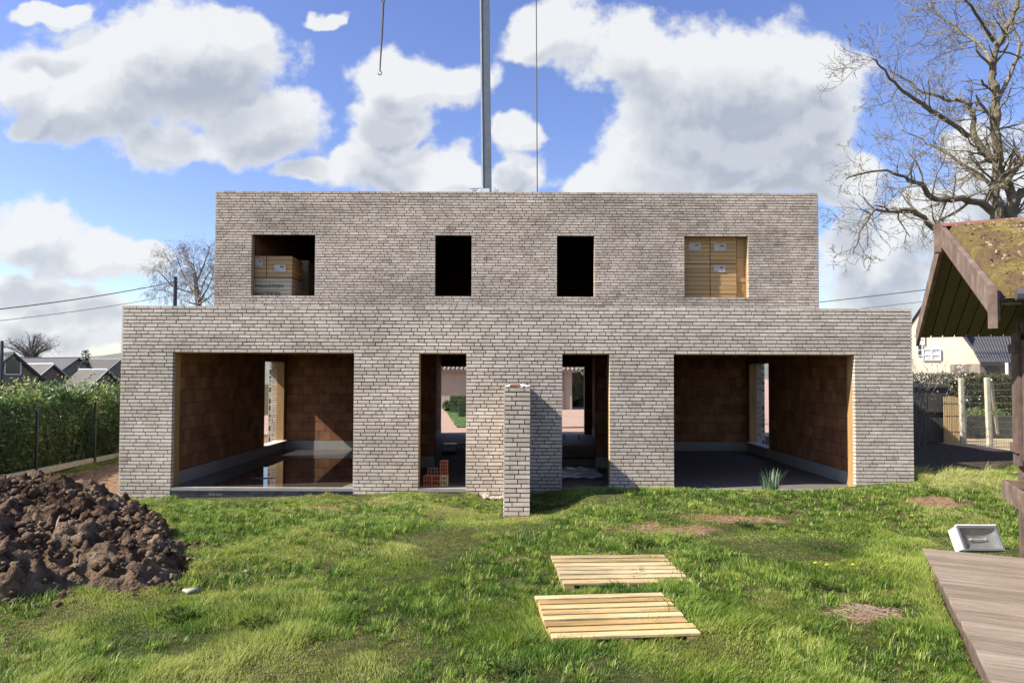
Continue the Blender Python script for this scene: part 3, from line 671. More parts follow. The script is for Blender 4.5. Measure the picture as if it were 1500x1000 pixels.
mb = MB(); mast(mb, -.62, -.26, -.34, .1, 9.05, 9.15); mast(mb, -.55, -.3, -.3, .0, 9.17, 9.32); 
mb.tube([(xm-.6,Yc-.3,9.0),(xm-.2,Yc-.3,9.35)], .025, 6); mb.tube([(xm-.66,Yc-.3,9.36),(xm-.2,Yc-.3,9.40)], .03, 6); mb.build('clamp_bracket', M['steel_pale'], cr_); mb = MB(); mast(mb, .28, .5, -.34, .1, 9.0, 9.34); mb.tube([(xm+.5,Yc-.3,9.0),(xm+.3,Yc-.3,9.42)], .03, 6)
mb.build('clamp_bracket', M['steel_pale'], cr_)
mb = MB(); xj0 = -14; xj1 = xm+6
for (dy, dz) in ((-.5, 0), (.5, 0), (0, .9)): mb.tube([(xj0, Yc+dy, zt_+dz), (xj1, Yc+dy, zt_+dz)], .05, 6)
k = xj0
while k < xj1-1:
    for dy in (-.5, .5): mb.tube([(k, Yc+dy, zt_), (k+.6, Yc, zt_+.9), (k+1.2, Yc+dy, zt_)], .025, 5)
    k += 1.2
mb.build('jib', M['steel'], cr_)
p0 = P(787, 280, Yc); p1 = P(785.5, 0, Yc)
d = (p1-p0)/(p1.z-p0.z)
mb = MB(); mb.tube([p0 - d*(p0.z-.0), p0, p1, p0 + d*(zt_-p0.z)], .022, 5); mb.build('stay_cable', M['cable'], cr_)
h0 = P(556.5, 104, Yc); h1 = P(561.5, 3, Yc)
mb = MB(); mb.tube([h1, (h1+h0)/2 + Vector((.01,0,0)), h0], [.05, .045, .03], 6); mb.build('lifting_sling', M['cable'], cr_)
mb = MB()
mb.tube([h1+Vector((.14,0,.28)), h1+Vector((.04,0,.02)), h1], .03, 6); mb.tube([h1+Vector((-.14,0,.28)), h1+Vector((-.04,0,.02)), h1], .03, 6)
mb.tube([h1+Vector((.14,0,.28)), Vector((h1.x, Yc, h1.z+.5)), h1+Vector((-.14,0,.28))], .03, 6); mb.tube([Vector((h1.x, Yc, h1.z+.5)), Vector((h1.x, Yc, zt_))], .02, 5)
mb.build('hoist_rope', M['cable'], cr_)
mb = MB(); pts = []
for i in range(10): a = math.pi*(.5 - i/9*1.5); pts.append(h0 + Vector((math.cos(a)*.07, 0, -.09+math.sin(a)*.08)))
mb.tube([h0+Vector((0,0,.05))]+pts, .022, 6); mb.build('hook', M['steel'], cr_)

# ------------------------------------------------------------------ trees
def grow(mb, p, d, length, r, depth, R, droop=0.0, spread=.75, segs=4, wob=.22, kids=(3, 5), rmin=.004, up=0.05):
    pts = [Vector(p)]; rad = [r]; q = Vector(p); d = Vector(d).normalized()
    for i in range(segs):
        d = (d + Vector((R.gauss(0, wob), R.gauss(0, wob), R.gauss(0, wob) + up - droop))).normalized()
        q = q + d*(length/segs); pts.append(q.copy()); rad.append(max(rmin, r*(1 - .62*(i+1)/segs)))
    mb.tube(pts, rad, 6 if r > .06 else (4 if r > .02 else 3), R.random(), cap=False)
    if depth <= 0: return
    for k in range(R.randint(*kids)):
        t = R.uniform(.25, 1.0); i = min(segs-1, int(t*segs)); b = pts[i].lerp(pts[i+1], t*segs-i)
        dd = (pts[i+1]-pts[i]).normalized(); s = dd.orthogonal().normalized(); s.rotate(Matrix.Rotation(R.uniform(0, 6.283), 3, dd))
        nd = (dd*R.uniform(.55, 1.0) + s*R.uniform(.5, 1.1)*spread*1.2).normalized()
        grow(mb, b, nd, length*R.uniform(.42, .72), max(rmin, rad[i]*R.uniform(.42, .66)), depth-1, R, droop, spread, max(3, segs-0), wob, kids, rmin, up)
def limb(mb, pts, r0, r1, R, nside, depth, slen, spread=.8, droop=0., kids=(3,5), up=.04, depthvar=1.0, tipstart=.12):
    """pts = list of world points of a main limb; subdivide and grow side branches off it"""
    P_ = [Vector(p) for p in pts]
    fine = []
    n = 4
    for i in range(len(P_)-1):
        a = P_[max(0, i-1)]; b = P_[i]; c = P_[i+1]; e = P_[min(len(P_)-1, i+2)]
        for k in range(n):
            t = k/n; fine.append(.5*((2*b) + (c-a)*t + (2*a-5*b+4*c-e)*t*t + (3*b-a-3*c+e)*t**3) + Vector((R.gauss(0, r0*.22), R.gauss(0, r0*.22), R.gauss(0, r0*.22)))*(1 if i+k else 0))
    fine.append(P_[-1]); m = len(fine)
    rad = [r0 + (r1-r0)*(i/(m-1))**.85 for i in range(m)]
    mb.tube(fine, rad, 8, R.random(), cap=False)
    for k in range(nside):
        t = R.uniform(tipstart, 1.0)*(m-1); i = min(m-2, int(t)); b = fine[i].lerp(fine[i+1], t-i); dd = (fine[i+1]-fine[i]).normalized()
        s = dd.orthogonal().normalized(); s.rotate(Matrix.Rotation(R.uniform(0, 6.283), 3, dd))
        s.y *= depthvar
        nd = (dd*R.uniform(.3, .9) + s*R.uniform(.6, 1.1)).normalized()
        grow(mb, b, nd, slen*R.uniform(.55, 1.25)*(1-.35*t/(m-1)), max(.007, rad[i]*R.uniform(.25, .48)), depth, R, droop, spread, 4, .2, kids, .0045, up)
# big bare tree behind the shed
Yt = 19.0
def T3(lst): return [P(a, b, Yt + c) for a, b, c in lst]
Rt = random.Random(5)
base = P(1520, 560, Yt); tree = empty('bare_tree', (base.x, Yt, 0), 'large bare spreading tree with grey-green bark behind the mossy shed roof', 'tree')
mb = MB()
fork = P(1462, 330, Yt)
mb.tube([(base.x, Yt, -.2), (base.x, Yt, .3), P(1500, 470, Yt), fork], [.42, .33, .27, .25], 10)
mb.build('trunk', M['bark'], tree, smooth=True)
mb = MB()
limbs = [
 ([(1462,330,0),(1445,300,.0),(1410,293,-.5),(1372,290,-1),(1345,268,-1.4),(1325,262,-1.6),(1285,250,-1.8),(1240,262,-1.9)], .12, .018, 24),
 ([(1455,350,0),(1400,345,-.4),(1368,333,-.8),(1338,308,-1.1),(1305,310,-1.2),(1280,308,-1.4),(1262,340,-1.5),(1250,372,-1.5)], .10, .014, 22),
 ([(1488,365,0),(1480,318,0),(1478,275,.1),(1462,245,.2),(1436,215,.3),(1424,190,.4),(1425,160,.5),(1410,150,.6),(1385,146,.7),(1345,132,.8),(1300,95,1)], .15, .02, 30),
 ([(1420,200,.4),(1385,175,.0),(1340,145,-.6),(1310,120,-1),(1290,98,-1.3),(1276,85,-1.5)], .075, .012, 20),
 ([(1460,325,0),(1459,270,0),(1458,200,-.1),(1458,140,-.2),(1455,90,-.3),(1468,50,-.4),(1490,10,-.5),(1510,-40,-.5)], .15, .05, 26),
 ([(1457,110,-.2),(1440,70,.2),(1410,50,.6),(1385,30,.9),(1360,5,1.2)], .06, .012, 18),
 ([(1458,150,-.2),(1480,110,0),(1493,70,.2),(1485,40,.3),(1465,15,.4),(1450,-20,.5)], .07, .015, 16),
 ([(1492,372,0),(1486,325,.1),(1492,290,.3),(1515,265,.5),(1560,220,.8),(1600,160,1)], .13, .03, 16),
 ([(1462,300,0),(1450,270,.8),(1420,250,1.6),(1385,225,2.2),(1350,205,2.6),(1320,190,2.8)], .08, .012, 22),
 ([(1466,275,-.1),(1500,230,-.6),(1530,190,-1),(1560,120,-1.2)], .08, .02, 10),
 ([(1455,60,-.4),(1430,20,-1),(1400,-20,-1.4),(1370,-60,-1.8)], .05, .014, 12),
]
for pts, r0, r1, ns in limbs: limb(mb, T3(pts), r0, r1, Rt, int(ns*1.45), 3, 1.25, kids=(2, 3), up=.03)
mb.build('crown', M['bark'], tree)

# birch behind the extension, left
def birch():
    R = random.Random(3); Yb_ = 46.0
    b = P(290, 470, Yb_); t = empty('birch_tree', (b.x, Yb_, -1), 'pale bare birch with drooping twigs behind the utility pole', 'tree')
    mb = MB(); mb.tube([(b.x, Yb_, -3), P(291, 447, Yb_), P(285, 400, Yb_)], [.3, .2, .12], 7); mb.build('trunk', M['bark_birch'], t)
    mb = MB()
    for pts in [[(290,447),(287,410),(284,385),(288,358)], [(290,440),(270,405),(262,385),(258,370)], [(291,446),(305,420),(312,400),(318,380)], [(288,430),(255,420),(235,400),(226,395)], [(287,415),(300,385),(306,365),(304,358)], [(285,425),(262,400),(243,375),(240,364)], [(290,446),(270,440),(240,425),(222,425)], [(291,446),(310,432),(325,420),(340,415)], [(287,400),(272,380),(268,368),(272,360)], [(291,440),(300,410),(320,380),(330,370)]]:
        limb(mb, [P(a, c, Yb_+R.uniform(-1.5,1.5)) for a, c in pts], .06, .012, R, 36, 2, 1.15, kids=(3,4), droop=.24, up=0)
    mb.build('crown', M['bark_birch'], t)
birch()
def bare_tree_far(px0, px1, ptop, pbase, Yd, label, seed, n=26):
    R = random.Random(seed); xc = (px0+px1)/2; b = P(xc, pbase, Yd); t = empty('bare_tree', (b.x, Yd, -3), label, 'tree')
    H = P(xc, ptop, Yd).z - b.z; W = (P(px1, pbase, Yd).x - P(px0, pbase, Yd).x)/2
    mb = MB(); mb.tube([(b.x, Yd, -3), b, (b.x, Yd, b.z+H*.35)], [.35, .25, .15], 7); mb.build('trunk', M['bark_far'], t)
    mb = MB()
    for k in range(n):
        a = R.uniform(-1.35, 1.35); dy = R.uniform(-.5, .5)
        e = Vector((b.x + W*math.sin(a)*.95, Yd+dy*W, b.z + H*(.35+.6*math.cos(a)*R.uniform(.85,1)))); s = Vector((b.x, Yd, b.z+H*R.uniform(0, .35)))
        limb(mb, [s, s.lerp(e, .5)+Vector((0,0,H*.06)), e], .09, .02, R, 12, 2, H*.22, kids=(2,4))
    mb.build('crown', M['bark_far'], t)
bare_tree_far(4, 86, 487, 532, 75, 'distant bare rounded tree above the leftmost roofs', 21)
# conifer
def conifer():
    R = random.Random(9); Yk = 62; b = P(125, 545, Yk); top = P(126, 513, Yk); t = empty('conifer_tree', (b.x, Yk, -3), 'small dark conifer standing among the grey roofs at left', 'tree')
    mb = MB(); mb.tube([(b.x, Yk, -3), (b.x, Yk, top.z)], [.15, .03], 6); mb.build('trunk', M['bark_far'], t)
    mb = MB(); H = top.z - b.z + 1.5
    for k in range(520):
        f = R.random(); z = top.z - f*H; rad = (.10 + .62*f)*(1+.25*math.sin(f*16)); a = R.uniform(0, 6.283); rr = rad*R.uniform(.3, 1.12)
        x = b.x+math.cos(a)*rr; y = Yk+math.sin(a)*rr; s = R.uniform(.12, .28); q = Vector((math.cos(a), math.sin(a), R.uniform(-.4, .2)))*s; w_ = Vector((-math.sin(a), math.cos(a), 0))*s*.4
        c = Vector((x, y, z)); mb.add([c-w_, c+q*.5-w_*.3+Vector((0,0,.05)), c+q, c+w_], [(0,1,2,3)], R.random())
    mb.build('crown', M['conifer'], t)
conifer()

# ------------------------------------------------------------------ leafy hedges
def leaves(mb, n, R, fpos, size, tonef, wid=.42):
    for _ in range(n):
        c, nrm = fpos(R); s = size*R.uniform(.6, 1.3)
        a = Vector((R.gauss(0,1), R.gauss(0,1), R.gauss(.5,1))).normalized(); b = a.cross(Vector((R.gauss(0,1), R.gauss(0,1), R.gauss(0,1)))).normalized()*s*wid*.5
        a = a*s; fold = Vector((0, 0, -s*.12))
        mb.add([c, c+a*.45+b, c+a+fold, c+a*.45-b], [(0,1,2,3)], min(1, max(0, tonef(c, R))))
def hx(y): return -10.15 - (17-y)*.13*0 - .15*(15-y)*.1
hedge = empty('laurel_hedge', (-11, 17, -.2), 'tall green laurel hedge behind the wire fence on the left', 'hedge')
Rh = random.Random(12)
def top_h(y): return 1.14 + .32*float(fbm(y, 2.3, 3, .9)) + .34*float(vnoise(y*5, 9))
def hp(R):
    y = R.uniform(11.0, 23.5); z = R.random()
    h = top_h(y)
    if R.random() < .72: x = hx(y) - .22 - abs(R.gauss(0, .22)); zz = -.15 + h*1.08*z**.85
    else: x = hx(y) - R.uniform(.2, 1.3); zz = h + R.gauss(-.06, .17)
    # gaps near the base
    return Vector((x, y, zz)), None
mb = MB()
leaves(mb, 30000, Rh, hp, .115, lambda c, R: .30 + .34*max(0, (c.z-.9)) + .75*(float(vnoise(c.y*2.3, c.z*2.3))-.5) + R.gauss(0, .15))  # sunlit top put into the leaf tone, paler with height
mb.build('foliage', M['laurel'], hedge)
mb = MB(); Rr = random.Random(4)
for k in range(230):
    y = 11.2 + k*.053; x = hx(y)-.35-Rr.random()*.5; h = top_h(y)
    grow(mb, (x, y, -.2), (Rr.gauss(0,.1), Rr.gauss(0,.1), 1), h*Rr.uniform(.5, .72), .012, 1, Rr, kids=(2,4), wob=.08, rmin=.003)
mb.build('stems', M['bark_far'], hedge)
mb = MB(); n = 60
for i in range(n+1):
    y = 10.8 + 13*i/n
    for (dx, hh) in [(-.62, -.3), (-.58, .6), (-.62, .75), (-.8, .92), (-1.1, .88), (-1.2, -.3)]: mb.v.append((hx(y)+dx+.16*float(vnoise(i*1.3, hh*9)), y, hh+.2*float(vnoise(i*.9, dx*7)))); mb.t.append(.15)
for i in range(n):
    for j in range(5): a = i*6+j; mb.f.append((a, a+6, a+7, a+1))
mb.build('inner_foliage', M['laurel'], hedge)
# wire fence with concrete gravel board
fence = empty('wire_fence', (hx(16), 16, -.2), 'wire mesh fence with slim dark posts and concrete base before the laurel hedge', 'fence')
for yk in (12.6, 14.5, 16.45, 18.4, 20.35, 22.3):
    mb = MB(); mb.box(hx(yk)-.022, hx(yk)+.022, yk-.022, yk+.022, -.3, 1.36); mb.build('post', M['wire'], fence)
    mb = MB(); mb.box(hx(yk)-.05, hx(yk)+.035, yk+.03, yk+1.915, -.45, .03); 
    o = mb.build('concrete_board', M['post_conc'], fence)
mb = MB()
for k in range(9): mb.tube([(hx(12.6), 12.6, .1+k*.155), (hx(22.3), 22.3, .1+k*.155)], .0022, 3, cap=False)
y = 12.6
while y < 22.3: mb.tube([(hx(y), y, .04), (hx(y), y, 1.34)], .0018, 3, cap=False); y += .10
mb.build('wire_mesh', M['wire'], fence)

# ------------------------------------------------------------------ distant houses (left)
def gable_house(apex, dirv, length, pitch, halfw, base_z, wallm, roofm, label, cat='house', windows=(), overhang=.25, tiles=False, group=None):
    """apex = ridge end over the gable that faces us; dirv = ridge direction away from that gable"""
    d = Vector((dirv[0], dirv[1], 0)).normalized(); s = Vector((-d.y, d.x, 0)); A = Vector(apex); drop = halfw*pitch
    e = empty('house', (A.x, A.y, base_z), label, cat, group)
    mb = MB(); ov = .0
    g0 = A + d*overhang - Vector((0,0,.18)); g1 = A + d*(length-overhang) - Vector((0,0,.18))
    hw = halfw-.2; dz = hw*pitch
    for g_ in (g0,): pass
    vs = [g0, g0+s*hw-Vector((0,0,dz)), g0-s*hw-Vector((0,0,dz)), g1, g1+s*hw-Vector((0,0,dz)), g1-s*hw-Vector((0,0,dz))]
    lo = [Vector((v.x, v.y, base_z)) for v in (vs[1], vs[2], vs[4], vs[5])]
    mb.add(vs+lo, [(0,1,6,7,2),(3,5,9,8,4),(1,4,8,6),(2,7,9,5)]); wl = mb.build('wall', M[wallm], e)
    mb = MB()
    for sg in (1, -1):
        a0, a1 = A, A+d*length; b0 = A+s*sg*halfw-Vector((0,0,drop)); b1 = b0+d*length; th = Vector((0,0,-.14))
        mb.add([a0,a1,b1,b0,a0+th,a1+th,b1+th,b0+th], [(0,1,2,3),(4,7,6,5),(0,3,7,4),(1,5,6,2),(2,6,7,3)], .5)
        if tiles:
            k = .1
            while k < length-.05:
                mb.tube([A+d*k+Vector((0,0,.01)), b0+d*k+Vector((0,0,.01))], .045, 5, .3); k += .24
    mb.build('roof', M[roofm], e)
    mb = MB()
    for sg in (1, -1):
        b0 = A+s*sg*halfw-Vector((0,0,drop)); mb.tube([A-d*.03+Vector((0,0,.0)), b0-d*.03], .03, 4)
    mb.tube([A+Vector((0,0,.03)), A+d*length+Vector((0,0,.03))], .06, 5)
    mb.build('roof_trim', M['steel_pale' if roofm == 'roof_grey' else 'roof_dark'], e)
    for (u, z, ww, wh) in windows:
        c = g0 - d*.02 + s*u; mb = MB()
        q = [c+s*(-ww/2)+Vector((0,0,z-g0.z)), c+s*(ww/2)+Vector((0,0,z-g0.z)), c+s*(ww/2)+Vector((0,0,z+wh-g0.z)), c+s*(-ww/2)+Vector((0,0,z+wh-g0.z))]
        mb.add(q+[p-d*.05 for p in q], [(0,1,2,3),(7,6,5,4),(0,4,5,1),(1,5,6,2),(2,6,7,3),(3,7,4,0)])
        wn_ = mb.build('window', M['glass_dark'], e); mb = MB()
        for i in range(4): mb.tube([q[i]-d*.06, q[(i+1) % 4]-d*.06], .045, 4)
        mb.build('frame', M['white'], wn_)
    return e
BZ = -3.6
ga = P(21, 517, 40); gable_house(ga, (-.8,.6), 8, .98, 3.6, BZ, 'house_wall', 'roof_dark', 'brown gabled house with ribbed tile roof at the far left edge', windows=[(0, P(17,548,40).z, .8, 1.0)], tiles=True)
gable_house(P(79, 533, 48), (-.82,.57), 7, .98, 3.2, BZ, 'house_wall', 'roof_grey', 'grey-roofed gabled house in the middle of the left group, beside the ribbed tile roof')
gable_house(P(158, 541.5, 46), (-.86,.5), 3.6, .98, 2.6, BZ, 'house_wall', 'roof_grey', 'grey-roofed gabled house at the right of the left group, nearest the brick facade')
gable_house(P(116, 524, 70), (-.9,.4), 9, .75, 6.5, BZ, 'house_wall', 'roof_dark', 'long dark hipped roof behind the two grey gables on the left')
gable_house(P(177, 526, 95), (-1,.12), 9, .6, 5, BZ, 'house_wall', 'roof_grey', 'low far roof under the hill, right of the small conifer')
gable_house(P(60, 523, 90), (-1,.1), 9, .7, 4, BZ, 'house_wall2', 'roof_dark', 'farther reddish-brown roof under the bare round tree')

# utility pole and lines
pp = P(257, 405, 40); pole = empty('utility_pole', (pp.x, 40, -.5), 'dark utility pole in front of the birch, rising above the extension roof', 'utility pole')
mb = MB(); mb.tube([(pp.x, 40, -1.5), (pp.x, 40, pp.z)], [.17, .11], 8); mb.build('pole', M['cable'], pole)
mb = MB(); mb.tube([(pp.x+.1,40,pp.z-.3),(pp.x+.15,40,pp.z+.3),(pp.x+.4,40,pp.z+.6),(pp.x+.6,40,pp.z+.62)], .03, 6); mb.build('lamp_arm', M['steel_pale'], pole)
mb = MB(); mb.box(pp.x+.5, pp.x+.8, 39.93, 40.07, pp.z+.5, pp.z+.6); mb.build('lamp_head', M['steel_pale'], pole, bevel=.02)
p2 = empty('utility_pole', (P(2,500,52).x, 52, -3), 'thin utility pole at the far left edge beside the ribbed tile roof', 'utility pole')
mb = MB(); q = P(3, 499, 38); mb.tube([(q.x, 38, -3), (q.x, 38, q.z)], [.11, .08], 7); p2.location = (q.x, 38, -3); mb.build('pole', M['cable'], p2)
def wire(a, b, sag, r, label):
    mb = MB(); pts = []
    for i in range(25): t = i/24; q = a.lerp(b, t); q.z -= sag*4*t*(1-t); pts.append(q)
    mb.tube(pts, r, 4, cap=False); tag(mb.build('power_line', M['cable']), label, 'cable', 'overhead cables')
wire(pp+Vector((0,0,-.3)), P(-60, 459, 27), .15, .028, 'upper thick overhead cable running from the pole to the left edge')
wire(P(256, 432, 40), P(-60, 476, 27), .12, .016, 'lower thin overhead cable running from the pole to the left edge')
wire(pp+Vector((0,0,-.3)), P(760, 475, 33), .2, .028, 'overhead cable running right from the pole to behind the upper storey')
wire(P(760, 482, 33), P(1560, 398, 24), .2, .02, 'upper overhead cable between the house and the shed roof')
wire(P(900, 479, 33), P(1560, 414, 24), .25, .013, 'lower overhead cable between the house and the shed roof')

# ------------------------------------------------------------------ right: neighbour house, outbuilding, fences, hedge
nb = gable_house(P(1364, 428, 35), (.5,.866), 9, 1.62, 3.2, -.3, 'cream', 'roof_dark', 'cream rendered gabled house behind the right-hand hedge', windows=[], overhang=.05)
def nwin(x0p, x1p, y0p, y1p, gm, Yn=35, par=nb, bars=(), lbl=None):
    nA = P(1364, 428, 35); nd = Vector((.5,.866,0)); ns = Vector((.866,-.5,0)); o0 = Vector((0,0,CAM_Z))
    def hit(px, py):
        q = P(px, py, 35) - o0; q = o0 + q*((nA-o0).dot(nd)/q.dot(nd)); return Vector(((q-nA).dot(ns), 0, q.z))
    TT = lambda u, dy, z: nA + ns*u + nd*(dy-Yn) + Vector((0,0,z-nA.z))
    a = hit(x0p, y1p); b = hit(x1p, y0p); mb = MB(); mb.box(a.x, b.x, Yn-.0, Yn+.06, a.z, b.z, T=TT); wv_ = mb.build('window', M[gm], par)
    mb = MB(); t_ = .035
    mb.box(a.x-t_, a.x, Yn-.05, Yn+.05, a.z-t_, b.z+t_, T=TT); mb.box(b.x, b.x+t_, Yn-.05, Yn+.05, a.z-t_, b.z+t_, T=TT); mb.box(a.x, b.x, Yn-.05, Yn+.05, b.z, b.z+t_, T=TT); mb.box(a.x, b.x, Yn-.05, Yn+.05, a.z-t_, a.z, T=TT)
    for f in bars: x = a.x+(b.x-a.x)*f; mb.box(x-.025, x+.025, Yn-.04, Yn+.0, a.z, b.z, T=TT)
    mb.box(a.x, b.x, Yn-.04, Yn-.001, (a.z+b.z)/2-.025, (a.z+b.z)/2+.025, T=TT)
    mb.build('frame', M['white'], wv_)
nwin(1346, 1353, 488, 504, 'glass_pale'); nwin(1353, 1377, 512, 527, 'glass_pale', bars=(.5,)); nwin(1345, 1350, 505, 520, 'glass_dark')
ob = empty('outbuilding', (P(1455,530,31).x, 31, -.2), 'low grey outbuilding with ribbed tile roof, right of the cream house', 'outbuilding')
a = P(1415, 492, 36.5); b = P(1437, 531, 31); c = P(1520, 531, 31); d_ = P(1520, 492, 36.5)
mb = MB(); th = Vector((0,0,-.12)); mb.add([a,b,c,d_,a+th,b+th,c+th,d_+th], [(0,1,2,3),(4,7,6,5),(0,4,5,1),(1,5,6,2),(2,6,7,3),(3,7,4,0)])
for k in range(24):
    t = k/23; q0 = a.lerp(d_, t); q1 = b.lerp(c, t); mb.tube([q0+Vector((0,0,.02)), q1+Vector((0,0,.02))], .045, 5, .8)
mb.build('roof', M['roof_dark'], ob)
mb = MB(); mb.box(b.x+.05, c.x, 31.15, 33.3, -.3, b.z-.05); mb.build('wall', M['house_wall'], ob)
mb = MB(); x0 = P(1447,540,31).x; x1 = P(1467,540,31).x; mb.box(x0, x1, 31.08, 31.16, -.2, b.z-.25); mb.build('door', M['glass_dark'], ob)
mb = MB(); q = P(1474, 545, 31); mb.tube([(q.x, 30.95, -.2), (q.x, 30.95, b.z)], .07, 8); mb.build('downpipe', M['white'], ob)

# clipped hedge behind the right yard
Rg = random.Random(30)
rh = empty('clipped_hedge', (14, 26.5, -.1), 'brownish green clipped hedge behind the concrete posts on the right', 'hedge')
def rhp(R):
    x = R.uniform(12.6, 22.5); f = R.random()
    if f < .7: return Vector((x, 26 - abs(R.gauss(0,.06)), R.uniform(-.1, 2.12))), None
    return Vector((x, 26+R.uniform(0, .8), 2.08+R.gauss(0,.05))), None
mb = MB(); leaves(mb, 9000, Rg, rhp, .10, lambda c, R: .45+.5*(float(vnoise(c.x*2, c.z*2))-.5)+R.gauss(0,.2), .5); mb.build('foliage', M['hedge_dull'], rh)
mb = MB(); n = 40
for i in range(n+1):
    x = 12.6+9.9*i/n
    for (yy, zz) in [(26.1,-.3),(26.08,1),(26.12,1.95),(26.3,2.05),(26.8,2.05),(26.9,-.3)]: mb.v.append((x, yy+.08*float(vnoise(i*1.9, zz*5)), zz+.05*float(vnoise(i, yy)))); mb.t.append(.2)
for i in range(n):
    for j in range(5): a_ = i*6+j; mb.f.append((a_, a_+1, a_+7, a_+6))
mb.build('inner_foliage', M['hedge_dull'], rh)

# dark panel fence, bamboo screen, concrete posts with wire, raised bed
df = empty('panel_fence', (P(1350,600,22.2).x, 22.2, 0), 'dark weathered panel fence right of the brick facade, in the shade', 'fence')
a = P(1322, 640, 22.2); b = P(1386, 562, 22.2); mb = MB(); x = a.x
while x < b.x: mb.box(x, x+.115, 22.2, 22.225, -.1, b.z + .01*random.random(), random.random()); x += .12
mb.build('boards', M['fence_dark'], df); mb = MB(); mb.box(a.x, b.x, 22.15, 22.198, .9, 1.0); mb.box(a.x, b.x, 22.15, 22.198, b.z-.12, b.z-.02); mb.build('rail', M['fence_dark'], df)
a = P(1383, 643, 22.0); b = P(1409, 581, 22.0); mb = MB(); x = a.x
while x < b.x: mb.tube([(x, 22.0+random.uniform(-.006,.006), -.1), (x+random.uniform(-.01,.01), 22.0, b.z+random.uniform(-.03,.03))], .011, 5, random.random()); x += .023
for zz in (.3, .8, 1.2): mb.tube([(a.x, 21.985, zz), (b.x, 21.985, zz)], .006, 4, .2)
tag(mb.build('bamboo_screen', M['bamboo']), 'tan bamboo screen beside the dark panel fence', 'screen')
pf = empty('post_and_wire_fence', (P(1425,640,21.5).x, 21.5, 0), 'wire fence on pale concrete posts at the sandy path on the right', 'fence')
pl = []
for (pt, pb, yk) in [((1408,554),(1411,642), 21.6), ((1446,553),(1450,648), 20.8), ((1490,550),(1492,655), 20.0)]:
    q0 = P(*pt, yk); q1 = P(*pb, yk); q1 = Vector((q1.x, q1.y, -.2)); pl.append((q0, q1)); mb = MB()
    mb.add([q1+Vector(v) for v in [(-.075,-.06,0),(.075,-.06,0),(.075,.06,0),(-.075,.06,0)]] + [q0+Vector(v) for v in [(-.075,-.06,0),(.075,-.06,0),(.075,.06,0),(-.075,.06,0)]], [(0,3,2,1),(4,5,6,7),(0,1,5,4),(1,2,6,5),(2,3,7,6),(3,0,4,7)])
    mb.build('post', M['post_conc'], pf, bevel=.02)
mb = MB(); st_ = P(1452, 558, 21.4)
mb.tube([P(1451,556,21.2), (P(1461,612,22.4).x, 22.4, .2)], .05, 6); mb.build('brace', M['post_conc'], pf)
mb = MB()
for i in range(2):
    (q0, q1), (r0, r1) = pl[i], pl[i+1]
    for k in range(11): t = .06+.085*k; mb.tube([q1.lerp(q0, t), r1.lerp(r0, t)], .007, 3)
    for k in range(1, 12): t = k/12; mb.tube([q1.lerp(r1, t), q0.lerp(r0, t)], .003, 3)
mb.build('wire_mesh', M['wire'], pf)
rb = empty('raised_bed', (P(1450,620,24.5).x, 24.5, -.1), 'low greenish concrete raised bed in front of the clipped hedge', 'planter')
mb = MB(); a = P(1416, 632, 23.6); b = P(1484, 609, 23.6); mb.box(a.x, b.x, 23.6, 25.0, -.1, b.z); mb.build('walls', M['fence_dark'], rb, bevel=.02)
mb = MB(); leaves(mb, 900, Rg, lambda R: (Vector((R.uniform(a.x, b.x), R.uniform(23.65, 24.9), b.z+abs(R.gauss(0,.08)))), None), .12, lambda c, R: .6+R.gauss(0,.2)); mb.build('plants', M['laurel'], rb)
# blossoming shrubs
for (px, ph, yk, lb) in [(1345, 497, 20.8, 'tall thin shrub with pale blossom beside the right corner of the brick house'), (1384, 522, 23.2, 'thin leafy shrub with pale blossom above the bamboo screen')]:
    q = P(px, ph, yk); sh = empty('flowering_shrub', (q.x, yk, -.1), lb, 'shrub'); R = random.Random(px); mb = MB(); tips = []
    for k in range(9):
        s0 = Vector((q.x+R.gauss(0,.12), yk+R.gauss(0,.1), -.1)); grow(mb, s0, (R.gauss(0,.10), R.gauss(0,.10), 1), q.z*R.uniform(.45,.8), .018, 2, R, kids=(2,4), wob=.08)
    mb.build('stems', M['bark_far'], sh)
    vs = mb.v[::]; mb2 = MB(); 
    leaves(mb2, 380, R, lambda R: (Vector(R.choice([v for v in vs[::7] if v[2] > .9] or vs)) + Vector((R.gauss(0,.07), R.gauss(0,.07), R.gauss(0,.07))), None), .055, lambda c, R: R.random(), .8); mb2.build('blossom', M['blossom'], sh)

# ------------------------------------------------------------------ street side seen through the doorways
bg_ = empty('house', (-1, 42, 0), 'beige house with tiled eave seen through the doorways', 'house')
a = P(560, 540, 42); b = P(838, 540, 42)
mb = MB(); mb.box(a.x, b.x, 42, 48, -.3, a.z+.05); mb.build('wall', M['house_wall2'], bg_)
mb = MB(); ez = P(660, 541, 42).z
mb.add([(a.x-.3,41.6,ez),(b.x+.3,41.6,ez),(b.x+.3,45,ez+1.8),(a.x-.3,45,ez+1.8),(a.x-.3,41.6,ez-.15),(b.x+.3,41.6,ez-.15),(b.x+.3,45,ez+1.6),(a.x-.3,45,ez+1.6)], [(0,1,2,3),(4,7,6,5),(0,4,5,1),(1,5,6,2),(2,6,7,3),(3,7,4,0)])
x = a.x-.25
while x < b.x+.3: mb.tube([(x,41.56,ez-.0),(x,45,ez+1.84)], .07, 6, .8); x += .26
mb.build('roof', M['house_wall'], bg_)
mb = MB(); p_ = P(835, 570, 42); mb.box(p_.x-.9, p_.x-.4, 41.9, 41.999, 0, 2.2); mb.build('door', M['house_wall'], bg_)
